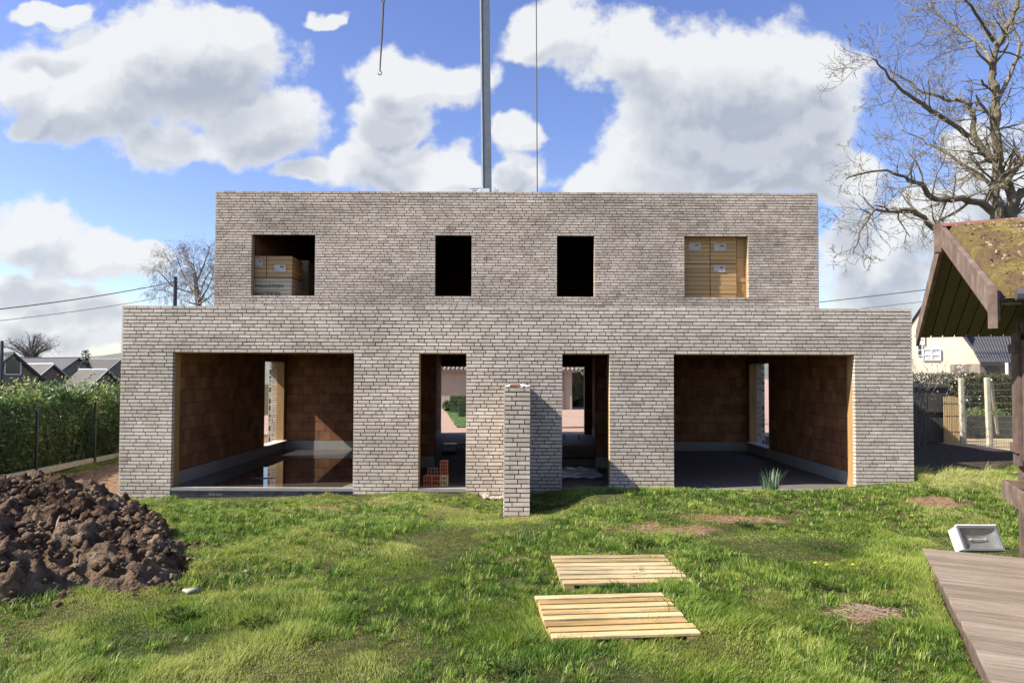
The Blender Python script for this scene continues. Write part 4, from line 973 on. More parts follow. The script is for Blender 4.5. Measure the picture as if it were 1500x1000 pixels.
def blob_bush(name, c, rx, ry, rz, label, n=1600, box=False, m='boxwood', sz=.045):
    e = empty(name, (c[0], c[1], c[2]), label, 'shrub'); R = random.Random(int(c[0]*31)); mb = MB()
    def f(R):
        if box: 
            q = Vector((R.uniform(-1,1), R.uniform(-1,1), R.uniform(-1,1))); k = R.randint(0,2); q[k] = math.copysign(1, q[k])
        else: q = Vector((R.gauss(0,1), R.gauss(0,1), R.gauss(0,1))).normalized()
        return Vector((c[0]+q.x*rx, c[1]+q.y*ry, c[2]+rz+q.z*rz))*1.0, None
    leaves(mb, n, R, f, sz, lambda c, R: .5+R.gauss(0,.25), .6); mb.build('foliage', M[m], e)
    mb = MB()
    if box: mb.box(c[0]-rx*.97, c[0]+rx*.97, c[1]-ry*.97, c[1]+ry*.97, c[2], c[2]+rz*1.97)
    else: lump(mb, (c[0], c[1], c[2]+rz), rx*.9, 3, .4, rz/rx, 3)
    mb.build('inner_foliage', M[m], e)
q = P(671, 600, 38); blob_bush('topiary_shrub', (q.x, 38, -.05), .42, .42, .45, 'dark box-clipped topiary against the beige house, seen through the left doorway', box=True)
q = P(655, 600, 39); blob_bush('topiary_shrub', (q.x, 39, -.05), .26, .26, .30, 'small round clipped bush left of the box topiary, seen through the left doorway')
q = P(680, 612, 34); blob_bush('topiary_shrub', (q.x, 34, -.05), .26, .26, .42, 'dark bush at the right edge of the left doorway view', box=True)
q = P(848, 590, 46); blob_bush('hedge_shrub', (q.x, 46, -.2), 1.3, .7, 1.3, 'pale tangled shrub beside the beige house, seen through the right doorway', m='hedge_dull', n=1500, sz=.16)
# front lawn strip beyond the street
mb = MB(); n = 20
vs = [P(652,604,40), P(668,628,27.5), P(735,628,27.5), P(735,604,40)]
vs = [Vector((v.x, v.y, -.04)) for v in vs]; mb.add(vs, [(0,1,2,3)]); Rl = random.Random(2)
def lp(R):
    u, v = R.random(), R.random(); a = vs[0].lerp(vs[1], v); b = vs[3].lerp(vs[2], v); return a.lerp(b, u) + Vector((0,0,.02)), None
leaves(mb, 9000, Rl, lp, .05, lambda c, R: R.random(), .3)
tag(mb.build('front_lawn', mat('front_lawn_grass', [(.05,.10,.02),(.13,.20,.05)], .8, 3, 5, .5)), 'sunny front lawn beyond the left doorway', kind='structure')

# ------------------------------------------------------------------ shed with mossy roof, deck, planter
SA = Vector((3.66, 5.87, 0)); UV = Vector((.42, .907, 0)).normalized(); NV = Vector((UV.y, -UV.x, 0))
def S(n, u, z): return SA + NV*n + UV*u + Vector((0, 0, z))
ZR = P(1378, 333, 5.87).z; SL = .385; HWF, HWN = 2.03, 2.07; RL = 4.2
ZD = P(1350, 802, 7.1).z
shed = empty('garden_shed', S(1.8, 0, ZD), 'dark brown log shed with moss-covered roof at the right edge', 'shed')
mb = MB()      # roof deck slabs
for sg, hw in ((-1, HWN), (1, HWF)):
    q = [S(.03,0,ZR-.02), S(RL,0,ZR-.02), S(RL,sg*hw,ZR-.02-SL*hw), S(.03,sg*hw,ZR-.02-SL*hw)]; th = Vector((0,0,-.03))
    mb.add(q+[p+th for p in q], [(0,1,2,3),(4,7,6,5),(0,4,5,1),(1,5,6,2),(2,6,7,3),(3,7,4,0)])
mb.build('roof', M['roof_dark'], shed)
mb = MB()      # moss on the near slope
nn_, nu_ = 150, 90
for j in range(nu_+1):
    for i in range(nn_+1):
        n_ = .05 + (RL-.1)*i/nn_; u = -(.03 + (HWN-.0)*j/nu_)
        h = .012 + .05*float(fbm(n_*3, u*3, 4, 2.2))**1.3 + .016*float(vnoise(n_*32, u*32)) + .01*float(vnoise(n_*70, u*70))
        if j in (0, nu_) or i in (0, nn_): h = -.005
        p = S(n_, u, ZR-.02+SL*u+h); mb.v.append(tuple(p)); mb.t.append(float(fbm(n_*2.2+4, u*2.2, 4, 1.6)))
for j in range(nu_):
    for i in range(nn_): a = j*(nn_+1)+i; mb.f.append((a, a+nn_+1, a+nn_+2, a+1))
mb.build('moss', M['moss'], shed, smooth=False)
mb = MB(); leaves(mb, 900, random.Random(8), lambda R: ((lambda n_, u: (S(n_, u, ZR+SL*u+.035), None))(R.uniform(.1, 2.6), -R.uniform(.05, 2.0))), .03, lambda c, R: R.random(), .6); mb.build('leaf_litter', M['litter'], shed)
mb = MB(); 
for sg in (-1, 1):
    q = [S(.0,0,ZR+.035), S(RL,0,ZR+.035), S(RL,sg*.09,ZR+.0), S(.0,sg*.09,ZR+.0)]; th = Vector((0,0,-.012)); mb.add(q+[p+th for p in q], [(0,1,2,3),(4,7,6,5),(0,4,5,1),(1,5,6,2),(2,6,7,3),(3,7,4,0)])
mb.build('ridge_cap', M['redcap'], shed)
for sg, hw, nm in ((-1, HWN, 'near'), (1, HWF, 'far')):
    mb = MB(); bh = .18
    q = [S(-.0,sg*.008,ZR+.012), S(-.0,sg*(hw+.02),ZR+.012-SL*hw), S(-.0,sg*(hw+.02),ZR+.012-SL*hw-bh), S(-.0,sg*.008,ZR+.012-bh)]
    mb.add(q+[p+NV*.032 for p in q], [(0,1,2,3),(4,7,6,5),(0,4,5,1),(1,5,6,2),(2,6,7,3),(3,7,4,0)]); mb.build('bargeboard', M['barge'], shed, bevel=.004)
mb = MB(); mb.box(-.045, .0, -.04, .04, ZR-.22, ZR+.03, T=lambda n_, u, z: S(n_, u, z)); mb.build('apex_block', M['barge'], shed)
mb = MB(); mb.box(-.03, .012, -HWN-.055, -HWN-.022, ZR-SL*HWN-.21, ZR-SL*HWN+.03, T=lambda n_, u, z: S(n_, u, z)); mb.build('eave_block', M['barge'], shed)
mb = MB()      # gutter edge with leaves on near eave
mb.tube([S(.1,-HWN-.06,ZR-SL*HWN-.02), S(RL,-HWN-.06,ZR-SL*HWN-.02)], .035, 8); mb.build('gutter', M['roof_dark'], shed)
mb = MB()      # soffit boards under both slopes
for sg, hw in ((-1, HWN), (1, HWF)):
    n_ = .035; k = 0
    while n_ < RL-.1:
        q = [S(n_+.003,sg*.01,ZR-.056), S(n_+.104,sg*.01,ZR-.056), S(n_+.104,sg*hw,ZR-.056-SL*hw), S(n_+.003,sg*hw,ZR-.056-SL*hw)]; th = Vector((0,0,-.016))
        mb.add(q+[p+th for p in q], [(0,1,2,3),(4,7,6,5),(0,4,5,1),(1,5,6,2),(2,6,7,3),(3,7,4,0)], random.random()); n_ += .112
mb.build('soffit_boards', M['soffit'], shed)
GN, GU = .87, 1.54
def logs(mb, p0, p1, z0, z1, r=.055, step=.105):
    z = z0 + r
    while z < z1: mb.tube([Vector((p0.x,p0.y,z)), Vector((p1.x,p1.y,z))], r*random.uniform(.97,1.03), 12, random.random()); z += step
mb = MB(); ze = ZR-SL*GU-.12
logs(mb, S(GN+.06,-GU,0), S(GN+.06,GU,0), ZD, ze)
for k in range(9):
    z = ze + .05 + k*.105; half = max(0, (ZR-.13-z)/SL)
    if half > .05: mb.tube([S(GN+.06,-min(half,GU),z), S(GN+.06,min(half,GU),z)], .055, 12, random.random())
logs(mb, S(GN,-GU+.02,0), S(RL-.2,-GU+.02,0), ZD, ze); logs(mb, S(GN,GU-.02,0), S(RL-.2,GU-.02,0), ZD, ze); logs(mb, S(RL-.25,-GU,0), S(RL-.25,GU,0), ZD, ze)
mb.build('log_wall', M['log'], shed, smooth=True)
mb = MB(); mb.box(GN-.03, GN+.03, GU-.03, GU+.05, ZD-.2, ze, T=S); mb.build('corner_post', M['wood_brown'], shed)
mb = MB()      # window opening with shutter on gable wall near the far corner
mb.box(GN-.035, GN-.005, .45, 1.15, 1.32, 2.35, T=S); wn_ = mb.build('window', M['glass_dark'], shed)
mb = MB()
for (u0, u1, z0_, z1_) in [(.38,.46,1.25,2.42),(1.14,1.22,1.25,2.42),(.46,1.14,2.34,2.42),(.46,1.14,1.25,1.33)]: mb.box(GN-.06, GN-.002, u0, u1, z0_, z1_, T=S)
mb.build('frame', M['wood_brown'], wn_)
mb = MB()
for k in range(3): mb.box(GN-.085, GN-.06, 1.23+k*.095, 1.32+k*.095, 1.2, 2.5, k*.3, T=S)
for z in (1.32, 2.3): mb.box(GN-.11, GN-.086, 1.23, 1.51, z, z+.09, .4, T=S)
mb.build('shutter', M['wood_brown'], shed)
# window box
P1 = P(1465, 702, 6.49); zb = P1.z
pb_ = empty('planter_box', S(GN-.15, .57, zb-.17), 'empty brown wooden window box fixed below the shed window', 'planter')
mb = MB(); n0, n1, u0, u1 = .585, GN-.03, .17, .96; t_ = .022
mb.box(n0, n0+t_, u0, u1, zb-.17, zb, T=S); mb.box(n1-t_, n1, u0, u1, zb-.17, zb, T=S); mb.box(n0+t_, n1-t_, u0, u0+t_, zb-.17, zb, T=S); mb.box(n0+t_, n1-t_, u1-t_, u1, zb-.17, zb, T=S); mb.box(n0+t_, n1-t_, u0+t_, u1-t_, zb-.16, zb-.14, T=S)
mb.build('box', M['barge'], pb_, bevel=.003)
mb = MB(); mb.box(n0+t_+.001, n1-t_-.001, u0+t_+.001, u1-t_-.001, zb-.139, zb-.07, T=S); mb.build('soil', M['joint'], pb_)
# deck
deck = empty('timber_deck', S(.4, -1, ZD), 'weathered grey-brown plank deck along the shed', 'deck', rz=math.atan2(NV.y, NV.x))
mb = MB(); u = 1.34
while u > -4.6:
    w_ = .118; mb.box(-.03+random.uniform(-.004,.004), GN+3, u-w_, u-.013, ZD-.028, ZD+random.uniform(-.001,.001), random.random(), T=S); u -= w_+.001
mb.build('planks', M['deck'], deck, bevel=.002)
mb = MB(); mb.box(.0, GN+3, -4.6, 1.32, ZD-.25, ZD-.03, T=S); mb.build('joists', M['wood_brown'], deck)

# floodlight lying on the deck
fc = P(1443, 809, 6.93); fl = empty('floodlight', (fc.x, fc.y+.05, ZD), 'pale grey halogen floodlight lying tilted on the deck corner', 'floodlight', rz=math.radians(-6))
def FT(x, y, z):
    q = Vector((x, y, z)); q.rotate(Matrix.Rotation(math.radians(-32), 3, 'X')); return (fc.x + x, fc.y + q.y, ZD + .012 + q.z)
W_, H_ = .205, .255
mb = MB()
for (x0, x1, z0_, z1_) in [(-W_,-W_+.022,0,H_),(W_-.022,W_,0,H_),(-W_+.022,W_-.022,0,.022),(-W_+.022,W_-.022,H_-.022,H_)]: mb.box(x0, x1, -.012, .018, z0_, z1_, T=FT)
mb.build('front_frame', M['steel'], fl, bevel=.003)
mb = MB()
q0 = [FT(-W_,.019,0),FT(W_,.019,0),FT(W_,.019,H_),FT(-W_,.019,H_)]; q1 = [FT(-W_*.72,.14,.03),FT(W_*.72,.14,.03),FT(W_*.72,.14,H_-.03),FT(-W_*.72,.14,H_-.03)]
mb.add(q0+q1, [(4,5,6,7),(0,4,7,3),(1,2,6,5),(0,1,5,4),(3,7,6,2)]); mb.build('housing', M['grey_pvc'], fl)
mb = MB(); mb.box(-W_-.035, -W_, -.005, .10, .01, H_-.01, T=FT); mb.box(-W_, W_, -.02, .03, H_, H_+.018, T=FT); mb.build('bracket', M['grey_pvc'], fl, bevel=.004)
mb = MB(); n = 12
for j in range(n+1):
    for i in range(n+1):
        x = -W_+.022+(2*W_-.044)*i/n; z = .022+(H_-.044)*j/n; e_ = max(abs(i/n-.5), abs(j/n-.5))*2
        mb.v.append(FT(x, .012+.05*(1-e_**2), z)); mb.t.append(.5)
for j in range(n):
    for i in range(n): a = j*(n+1)+i; mb.f.append((a, a+1, a+n+2, a+n+1))
mb.build('reflector', M['refl'], fl, smooth=True)
mb = MB(); mb.tube([FT(-.07,.035,H_*.52), FT(.07,.035,H_*.52)], .008, 8); mb.tube([FT(-.085,.045,H_*.52), FT(-.068,.035,H_*.52)], .014, 8); mb.tube([FT(.068,.035,H_*.52), FT(.085,.045,H_*.52)], .014, 8); mb.build('bulb', M['white'], fl)
gm = bpy.data.materials.new('lamp_glass'); gm.use_nodes = True; t = gm.node_tree; t.nodes.clear()
o_ = N(t, 'ShaderNodeOutputMaterial'); tr = N(t, 'ShaderNodeBsdfTransparent'); gl = N(t, 'ShaderNodeBsdfGlossy'); gl.inputs['Roughness'].default_value = .12; ms = N(t, 'ShaderNodeMixShader'); ms.inputs[0].default_value = .22
t.links.new(tr.outputs[0], ms.inputs[1]); t.links.new(gl.outputs[0], ms.inputs[2]); t.links.new(ms.outputs[0], o_.inputs[0])
mb = MB(); mb.box(-W_+.02, W_-.02, -.003, .001, .02, H_-.02, T=FT); mb.build('glass', gm, fl)
mb = MB(); pts = [Vector(FT(W_*.6,.14,.06)), Vector((fc.x+.22, fc.y+.16, ZD+.02)), Vector((fc.x+.32, fc.y+.08, ZD+.012)), Vector((fc.x+.45, fc.y+.02, ZD+.012))]; mb.tube(pts, .006, 6); mb.build('cable', M['cable'], fl)

# ------------------------------------------------------------------ pallets
def pallet(cx, cy, rot, w_, d_, nsl, m, label, ztop):
    e = empty('wooden_pallet', (cx, cy, ztop-.12), label, 'pallet', 'slatted pallets lying in the grass', rz=rot); c, s = math.cos(rot), math.sin(rot)
    T = lambda x, y, z: (cx+x*c-y*s, cy+x*s+y*c, z)
    for k in range(nsl):
        y0 = -d_/2 + k*d_/nsl; g_ = .036; j = random.uniform(-.012, .012); mb = MB(); z = ztop+random.uniform(-.003,.003)
        mb.box(-w_/2+j, w_/2+j+random.uniform(-.008,.008), y0, y0+d_/nsl-g_, z-.02, z, random.random(), T=T); mb.build('slat', M[m], e, bevel=.002)
    for x in (-w_/2+.06, 0, w_/2-.06):
        mb = MB(); mb.box(x-.045, x+.045, -d_/2, d_/2-.02, ztop-.12, ztop-.0235, .4, T=T); mb.build('bearer', M[m], e)
pallet(.765, 5.53, math.radians(5.5), 1.115, .99, 8, 'pallet', 'slatted yellowish wooden pallet, the nearer of two in the grass', .17)
pallet(1.0, 6.82, math.radians(3.3), 1.205, .98, 7, 'pallet_far', 'pale slatted wooden pallet, the farther of two in the grass', .165)

# ------------------------------------------------------------------ soil heap
M['soil'] = mat('clay_soil', [(0,.020,.012,.007),(.35,.070,.042,.025),(.65,.155,.106,.070),(1,.33,.255,.18)], .95, 7, 10, .5, .035, 30, spec=.15)
LOBES = [(-6.7, 7.9, 2.2, 1.85, .70), (-5.3, 7.8, 1.3, 1.2, .50), (-4.75, 7.1, 1.2, 1.1, .44), (-3.85, 6.85, .72, .55, .30), (-5.4, 6.5, 1.4, .85, .50), (-7.5,6.8,2.2,1.4,.66)]
def heap_h(x, y):
    r = np.full(np.shape(x), -9.)
    wx_ = x + (fbm(x, y, 3, 1.3)-.5)*.7; wy_ = y + (fbm(x+31, y, 3, 1.3)-.5)*.7
    for cx, cy, rx, ry, h in LOBES:
        q = 1 - ((wx_-cx)/rx)**2 - ((wy_-cy)/ry)**2; r = np.maximum(r, np.where(q > 0, h*np.sqrt(np.maximum(q, 0))**1.25, q*.6))
    return r
step = .022; xs2 = np.arange(-9.2, -3.0, step); ys2 = np.arange(5.0, 10.0, step); X2, Y2 = np.meshgrid(xs2, ys2); H2 = heap_h(X2, Y2)
rid = 1-np.abs(2*fbm(X2, Y2, 3, 3.0)-1)
rough_ = (rid-.75)*.26 + (fbm(X2+5, Y2, 4, 5.0)-.5)*.34 + (fbm(X2, Y2+8, 3, 15.0)-.5)*.15 + (fbm(X2+3, Y2, 2, 24.0)-.5)*.05
Z2 = gz(X2, Y2) + np.where(H2 > 0, H2, -.12 + 0*H2) + rough_*sst(-.03, .25, H2) - .03
idx = np.arange(X2.size).reshape(X2.shape); keep = (H2[:-1,:-1] > -.08)
F2 = np.stack([idx[:-1,:-1], idx[:-1,1:], idx[1:,1:], idx[1:,:-1]], -1)[keep]
used, inv = np.unique(F2, return_inverse=True); F2 = inv.reshape(F2.shape)
V2 = np.stack([X2.ravel(), Y2.ravel(), Z2.ravel()], -1)[used]
V2[:, 0] += (fbm(V2[:,0]*1.0, V2[:,2]*3+V2[:,1], 3, 7)-.5)*.07; V2[:, 1] += (fbm(V2[:,0]+40, V2[:,2]*3+V2[:,1], 3, 7)-.5)*.07
T2 = np.clip(fbm(V2[:,0], V2[:,1], 4, 2.5)*1.3-.2 + (rough_.ravel()[used])*.8, 0, 1)
mb = MB(); mb.v = V2.tolist(); mb.f = F2.tolist(); mb.t = T2.tolist()
Rc = random.Random(77); hs_ = []
cnt = 0
while cnt < 1700:
    x = Rc.uniform(-8.6, -3.1); y = Rc.uniform(5.2, 8.6); h = float(heap_h(x, y))
    if h < -.04: continue
    r = abs(Rc.gauss(0, .019))+.008; z = float(gz(x, y)) + max(0, h) + r*.1
    r = min(r, .12); lump(mb, (x, y, z), r, cnt+100, Rc.random(), .8, 1 if r < .016 else 2); cnt += 1
cnt = 0
while cnt < 1500:
    x = Rc.uniform(-8.6, -2.7); y = Rc.uniform(4.9, 8.8); h = float(heap_h(x, y))
    if not (-.55 < h < .03) or Rc.random() > math.exp(h*7): continue
    r = abs(Rc.gauss(0, .014))+.005; lump(mb, (x, y, float(gz(x, y))+r*.2), r, cnt+900, Rc.random(), .8, 1); cnt += 1
soil = mb.build('soil_heap', M['soil'], smooth=True); tag(soil, 'rough heap of brown clay soil at the left edge of the lawn', 'soil heap')
mb = MB(); mb.tube([P(80,791,6.6), P(83,775,6.7), P(85,762,6.8), P(88,755,6.9)], [.012,.014,.01,.006], 6)
tag(mb.build('root', M['litter']), 'pale bent root sticking out of the soil heap', 'root')
for (px, py, l, lb) in [(281, 841, .30, 'flat pale stone at the right foot of the soil heap'), (362, 823, .13, 'small pale stone in the grass right of the soil heap')]:
    q = P(px, py, 6.2 if l > .2 else 6.8); mb = MB(); lump(mb, (q.x, q.y, float(gz(q.x,q.y))+.015), l*.24, px, .2, .3); 
    o = mb.build('stone', M['stone'], smooth=True); tag(o, lb, 'stone')

# ------------------------------------------------------------------ grass
def grass(name, n_, xr, yr, hbase, wbase, seed, maskf, label, dens=None):
    g_ = np.random.default_rng(seed); x = g_.uniform(*xr, n_); y = g_.uniform(*yr, n_)
    keep = maskf(x, y, g_); x, y = x[keep], y[keep]; n = len(x)
    cl = fbm(x, y, 3, 1.6); cl2 = vnoise(x*6.5+3, y*6.5); tuft = np.clip((cl-.5)*3.4+.42, .05, 1.5)*(.25+1.5*cl2**1.5)
    h = hbase*(.35+tuft)*g_.uniform(.5, 1.35, n)
    tall = vnoise(x*1.3+70, y*1.3) > .80; h = np.where(tall, h*1.5, h)
    z = gz(x, y) - .01
    ang = g_.uniform(0, 6.283, n) ; flow = fbm(x+11, y, 2, .9)*12.0
    la = flow + g_.normal(0, .9, n); lean = h*g_.uniform(.15, .95, n)
    w_ = wbase*g_.uniform(.6, 1.4, n); wxv = np.cos(ang)*w_; wyv = np.sin(ang)*w_
    lx = np.cos(la)*lean; ly = np.sin(la)*lean
    V = np.empty((n, 5, 3)); 
    V[:,0] = np.stack([x-wxv, y-wyv, z], -1); V[:,1] = np.stack([x+wxv, y+wyv, z], -1)
    mx_, my_, mz_ = x+lx*.35, y+ly*.35, z+h*.58
    V[:,2] = np.stack([mx_-wxv*.8, my_-wyv*.8, mz_], -1); V[:,3] = np.stack([mx_+wxv*.8, my_+wyv*.8, mz_], -1)
    V[:,4] = np.stack([x+lx, y+ly, z+h*.95], -1)
    base_ = (np.arange(n)*5)[:, None]
    tri = np.array([0,1,3,2, 2,3,4]); loops = (base_ + tri).ravel()
    me = bpy.data.meshes.new(name); me.vertices.add(n*5); me.vertices.foreach_set('co', V.ravel()); me.loops.add(n*7); me.loops.foreach_set('vertex_index', loops.astype(np.int32))
    me.polygons.add(n*2); st = np.empty((n, 2), np.int32); st[:,0] = np.arange(n)*7; st[:,1] = st[:,0]+4; me.polygons.foreach_set('loop_start', st.ravel())
    me.update(calc_edges=True)
    dry = fbm(x+90, y+20, 4, .8); far = sst(7.5, 11, y)
    tone = .50 + (fbm(x+5, y+9, 4, 1.3)-.5)*1.4 + (cl2-.5)*.22 + g_.normal(0, .15, n) + far*.14 + np.clip((dry-.56)*3.5, 0, .5)
    straw = g_.random(n) < (.07 + .55*np.clip((dry-.48)*4, 0, 1)*(.45+.55*far) + .12*far)
    tone = np.where(straw, .92+g_.normal(0,.05,n), np.minimum(tone, .8)); tone = np.clip(tone, 0, 1)
    at = me.attributes.new('tone', 'FLOAT', 'POINT'); at.data.foreach_set('value', np.repeat(tone, 5).astype(np.float32))
    me.materials.append(M['grass']); me.validate()
    o = bpy.data.objects.new(name, me); col.objects.link(o); tag(o, label, 'grass', kind='stuff'); return o
M['grass'] = mat('grass_blades', [(0,.018,.055,.010),(.22,.085,.175,.024),(.5,.195,.305,.040),(.78,.35,.41,.080),(1,.62,.53,.29)], .6, 30, 2, .96, trans=.42, spec=.25)
def soilmask(x, y):
    r = np.zeros(len(x))
    for (px, py, rx, ry) in PATCH:
        q = ((x-px)/rx)**2 + ((y-py)/ry)**2 + (fbm(x, y, 3, 2.5)-.5)*1.6; r = np.maximum(r, np.clip(1.2-q, 0, 1))
    return r
PR = [(.765,5.53,5.5,1.115,.99),(1.0,6.82,3.3,1.205,.98)]
def lawn(x, y, g_):
    k = heap_h(x, y) < -.03 + g_.normal(0, .02, len(x))
    dk = (x-3.66)*NV.x + (y-5.87)*NV.y; du = (x-3.66)*UV.x + (y-5.87)*UV.y
    k &= ~((dk > -.05) & (du < 1.37))
    for cx, cy, r, w_, d_ in PR:
        c, s = math.cos(math.radians(r)), math.sin(math.radians(r)); lx = (x-cx)*c+(y-cy)*s; ly = -(x-cx)*s+(y-cy)*c
        k &= ~((np.abs(lx) < w_/2+.0) & (np.abs(ly) < d_/2) & (g_.random(len(x)) > .05+.5*(vnoise(x*5, y*9) > .78)))
    k &= g_.random(len(x)) > soilmask(x, y)*.93
    k &= ~((np.abs(x) < .25) & (y > 9.7)); k &= ~((x > -.7) & (x < -.15) & (y > 12.0))
    k &= np.abs(x) < y*.80+.6
    return k
grass('lawn_grass', 330000, (-5.4, 3.9), (3.3, 6.2), .052, .0022, 1, lawn, 'long uneven green grass of the nearest lawn')
grass('lawn_grass', 360000, (-7.4, 6.6), (6.2, 9.2), .046, .0029, 2, lawn, 'patchy green and straw grass across the middle of the lawn')
grass('lawn_grass', 330000, (-8.0, 9.8), (9.2, 12.37), .040, .0038, 3, lawn, 'short dry grass along the foot of the facade')
grass('lawn_grass', 60000, (7.25, 12), (11.0, 13.6), .10, .0045, 4, lambda x, y, g_: (vnoise(x*1.2, y*1.2) > .3) & (y < 13.2+.4*np.sin(x*2)) , 'lush taller grass bank right of the facade')
grass('lawn_grass', 26000, (-9.95, -9.2), (12.5, 22), .05, .005, 5, lambda x, y, g_: (x < -9.45+.35*vnoise(y*2, 3)), 'narrow strip of grass along the concrete base of the wire fence')
grass('lawn_grass', 40000, (-9, -6.4), (9.5, 13.0), .045, .0045, 6, lambda x, y, g_: heap_h(x, y) < -.03, 'grass between the soil heap and the left corner of the facade')

# taller tufts and weeds
def tuft(c, n, h, w_, R, m, name, label, cat, spread=.12, group=None, bend=.5, par=None):
    mb = MB()
    for k in range(n):
        a = R.uniform(0, 6.283); s = R.random()**.6*spread; x = c[0]+math.cos(a)*s; y = c[1]+math.sin(a)*s; hh = h*R.uniform(.5, 1.1); le = hh*bend*R.uniform(.1, 1)
        z = float(gz(x, y))-.01; d_ = Vector((math.cos(a), math.sin(a), 0)); sd_ = Vector((-d_.y, d_.x, 0))*w_; b = Vector((x, y, z)); p = []
        for i in range(5): t = i/4; q = b + d_*le*t*t + Vector((0,0,hh*(t-.12*t*t*bend*2))); ww = (1-t**2.2); p += [q-sd_*ww, q+sd_*ww]
        mb.add(p, [(2*i, 2*i+1, 2*i+3, 2*i+2) for i in range(4)], R.random())
    return tag(mb.build(name, M[m]), label, cat, group)
R = random.Random(50)
q = P(1129, 715, 10.75); tuft((q.x, q.y), 60, .43, .011, R, 'daff', 'daffodil_plant', 'clump of upright grey-green daffodil leaves in front of the right opening', 'plant', .14, bend=.45)
for (px, py, lb) in [(1090,772,'low dark thistle rosette in the dry grass below the right opening'), (258,905,'dark green weed clump in the grass right of the soil heap'), (1200,860,'dark broad-leaved weed left of the bare straw patch'), (735,985,'dark leafy weed at the bottom edge near the middle'), (380,915,'dark weed tuft left of the middle of the near lawn'),(940,800,'grey-green weed patch behind the farther pallet')]:
    Yq = 1.95/((py-548)/1000); q = P(px, py, Yq); mb = MB(); Rw = random.Random(px)
    for k in range(170):
        a = Rw.uniform(0, 6.283); rr = Rw.random()**.7*.14; c = Vector((q.x+math.cos(a)*rr, q.y+math.sin(a)*rr*.8, 0)); c.z = float(gz(c.x, c.y))+.02+.05*Rw.random()
        d_ = Vector((math.cos(a), math.sin(a), Rw.uniform(.2, 1.0))).normalized()*Rw.uniform(.02, .055); s_ = Vector((-math.sin(a), math.cos(a), Rw.gauss(0,.3)))*Rw.uniform(.005, .012)
        mb.add([c, c+d_*.5+s_, c+d_, c+d_*.5-s_], [(0,1,2,3)], Rw.random())
    tag(mb.build('weed', M['weed']), lb, 'weed')
for (px, py, lb) in [(1211,827,'yellow dandelion in the grass, right one of the pair left of the deck'), (1194,824,'yellow dandelion in the grass, left one of the pair left of the deck'), (1336,758,'lone yellow dandelion in the grass behind the deck corner'), (1249,829,'small yellow dandelion right of the pair, nearest the deck')]:
    Yq = 1.88/((py-548)/1000); q = P(px, py, Yq); z = float(gz(q.x, q.y)); e = empty('dandelion', (q.x, q.y, z), lb, 'flower', 'dandelions in the lawn')
    mb = MB(); mb.tube([(q.x, q.y, z), (q.x, q.y, z+.09)], .003, 5); mb.build('stem', M['weed'], e)
    mb = MB()
    for k in range(26):
        a = k*2.4; r = .026*(.5+.5*(k/26)); c = Vector((q.x, q.y, z+.09)); t_ = c+Vector((math.cos(a)*r, math.sin(a)*r, .012*(1-k/26)+.004)); s_ = Vector((-math.sin(a), math.cos(a), 0))*.005; mb.add([c-s_*.4, t_-s_, t_+s_, c+s_*.4], [(0,1,2,3)])
    mb.build('petals', M['yellow'], e)
# straw pile on the bare patch
mb = MB(); R = random.Random(6)
for k in range(420):
    x = 2.85+R.gauss(0,.15); y = 5.6+R.gauss(0,.12); z = float(gz(x, y))+R.uniform(0,.02); a = R.uniform(0, 3.14); l = R.uniform(.03,.1); d_ = Vector((math.cos(a)*l, math.sin(a)*l, R.uniform(-.01,.015))); c = Vector((x, y, z)); mb.tube([c, c+d_*.5+Vector((0,0,.006)), c+d_], .0016, 3, R.random(), cap=False)
tag(mb.build('straw', M['litter']), 'dry straw scattered on the bare patch beside the deck', 'straw', kind='stuff')

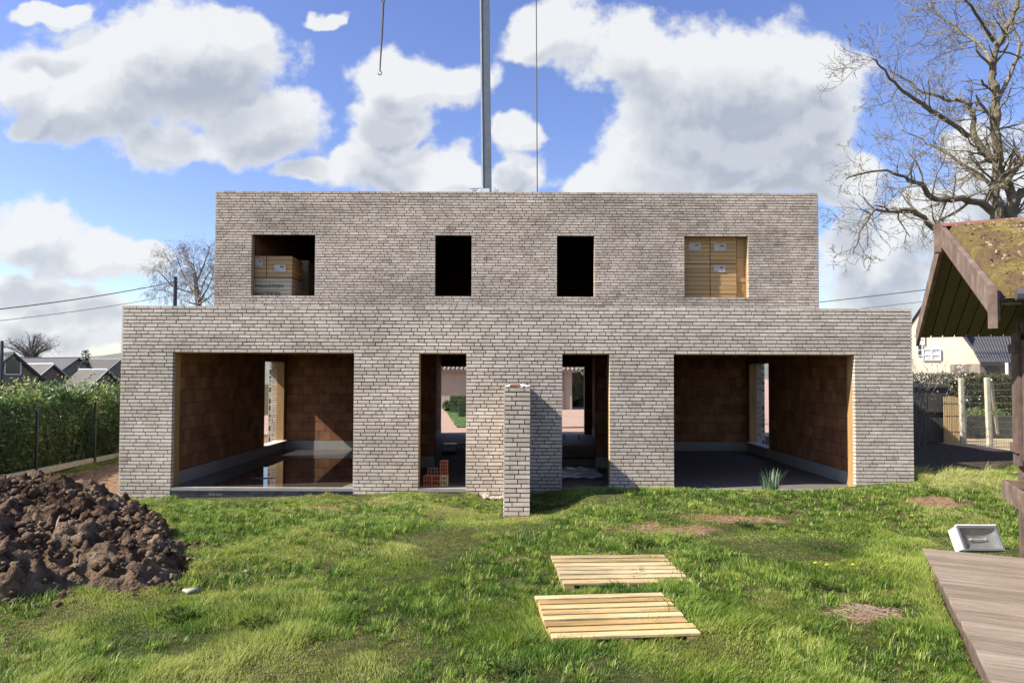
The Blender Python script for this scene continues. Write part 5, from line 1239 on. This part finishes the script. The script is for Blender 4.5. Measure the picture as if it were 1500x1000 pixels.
# scattered taller clumps that throw shadows over the lawn
def clumps(name, n_, seed, label):
    g_ = np.random.default_rng(seed); cx = g_.uniform(-7, 8, n_*3); cy = g_.uniform(3.5, 11.6, n_*3); kp = lawn(cx, cy, g_) & (vnoise(cx*.9+5, cy*.9) > .38); cx, cy = cx[kp][:n_], cy[kp][:n_]
    V = []; Tn = []; k = 32
    m = len(cx)*k; c = np.repeat(np.arange(len(cx)), k); a = g_.uniform(0, 6.283, m); size = g_.uniform(.35, 1.2, len(cx))[c]; rr = g_.random(m)**.7*.07*size
    x = cx[c]+np.cos(a)*rr; y = cy[c]+np.sin(a)*rr; h = .082*size*g_.uniform(.5, 1.2, m); le = h*g_.uniform(.2, .9, m); z = gz(x, y)-.01; b = a+g_.normal(0, .5, m)
    w_ = .0028*g_.uniform(.6, 1.4, m)*(.6+cy[c]/9); wx_ = -np.sin(b)*w_; wy_ = np.cos(b)*w_; lx = np.cos(b)*le; ly = np.sin(b)*le
    V = np.empty((m, 5, 3)); V[:,0] = np.stack([x-wx_, y-wy_, z], -1); V[:,1] = np.stack([x+wx_, y+wy_, z], -1)
    V[:,2] = np.stack([x+lx*.35-wx_*.8, y+ly*.35-wy_*.8, z+h*.6], -1); V[:,3] = np.stack([x+lx*.35+wx_*.8, y+ly*.35+wy_*.8, z+h*.6], -1); V[:,4] = np.stack([x+lx, y+ly, z+h*.92], -1)
    me = bpy.data.meshes.new(name); me.vertices.add(m*5); me.vertices.foreach_set('co', V.ravel()); me.loops.add(m*7); me.loops.foreach_set('vertex_index', ((np.arange(m)*5)[:, None]+np.array([0,1,3,2,2,3,4])).ravel().astype(np.int32))
    me.polygons.add(m*2); st = np.empty((m, 2), np.int32); st[:,0] = np.arange(m)*7; st[:,1] = st[:,0]+4; me.polygons.foreach_set('loop_start', st.ravel()); me.update(calc_edges=True)
    tone = np.clip(g_.uniform(.15, .65, len(cx))[c] + g_.normal(0, .1, m), 0, .9); tone = np.where(g_.random(m) < .07, .93, tone)
    at = me.attributes.new('tone', 'FLOAT', 'POINT'); at.data.foreach_set('value', np.repeat(tone, 5).astype(np.float32)); me.materials.append(M['grass']); me.validate()
    o = bpy.data.objects.new(name, me); col.objects.link(o); tag(o, label, 'grass', kind='stuff')
clumps('grass_clumps', 4200, 99, 'longer darker grass clumps scattered over the whole lawn')

def edge(x, y, g_):
    dk = (x-3.66)*NV.x + (y-5.87)*NV.y; du = (x-3.66)*UV.x + (y-5.87)*UV.y
    return (dk > -.22) & (dk < -.02-.12*vnoise(du*4, 7)*(g_.random(len(x)) < .5)) & (du < 1.3) & (g_.random(len(x)) > .25)
grass('lawn_grass', 200000, (1.9, 4.4), (3.3, 7.2), .085, .0026, 8, edge, 'taller fresh grass growing up along the edge of the timber deck')
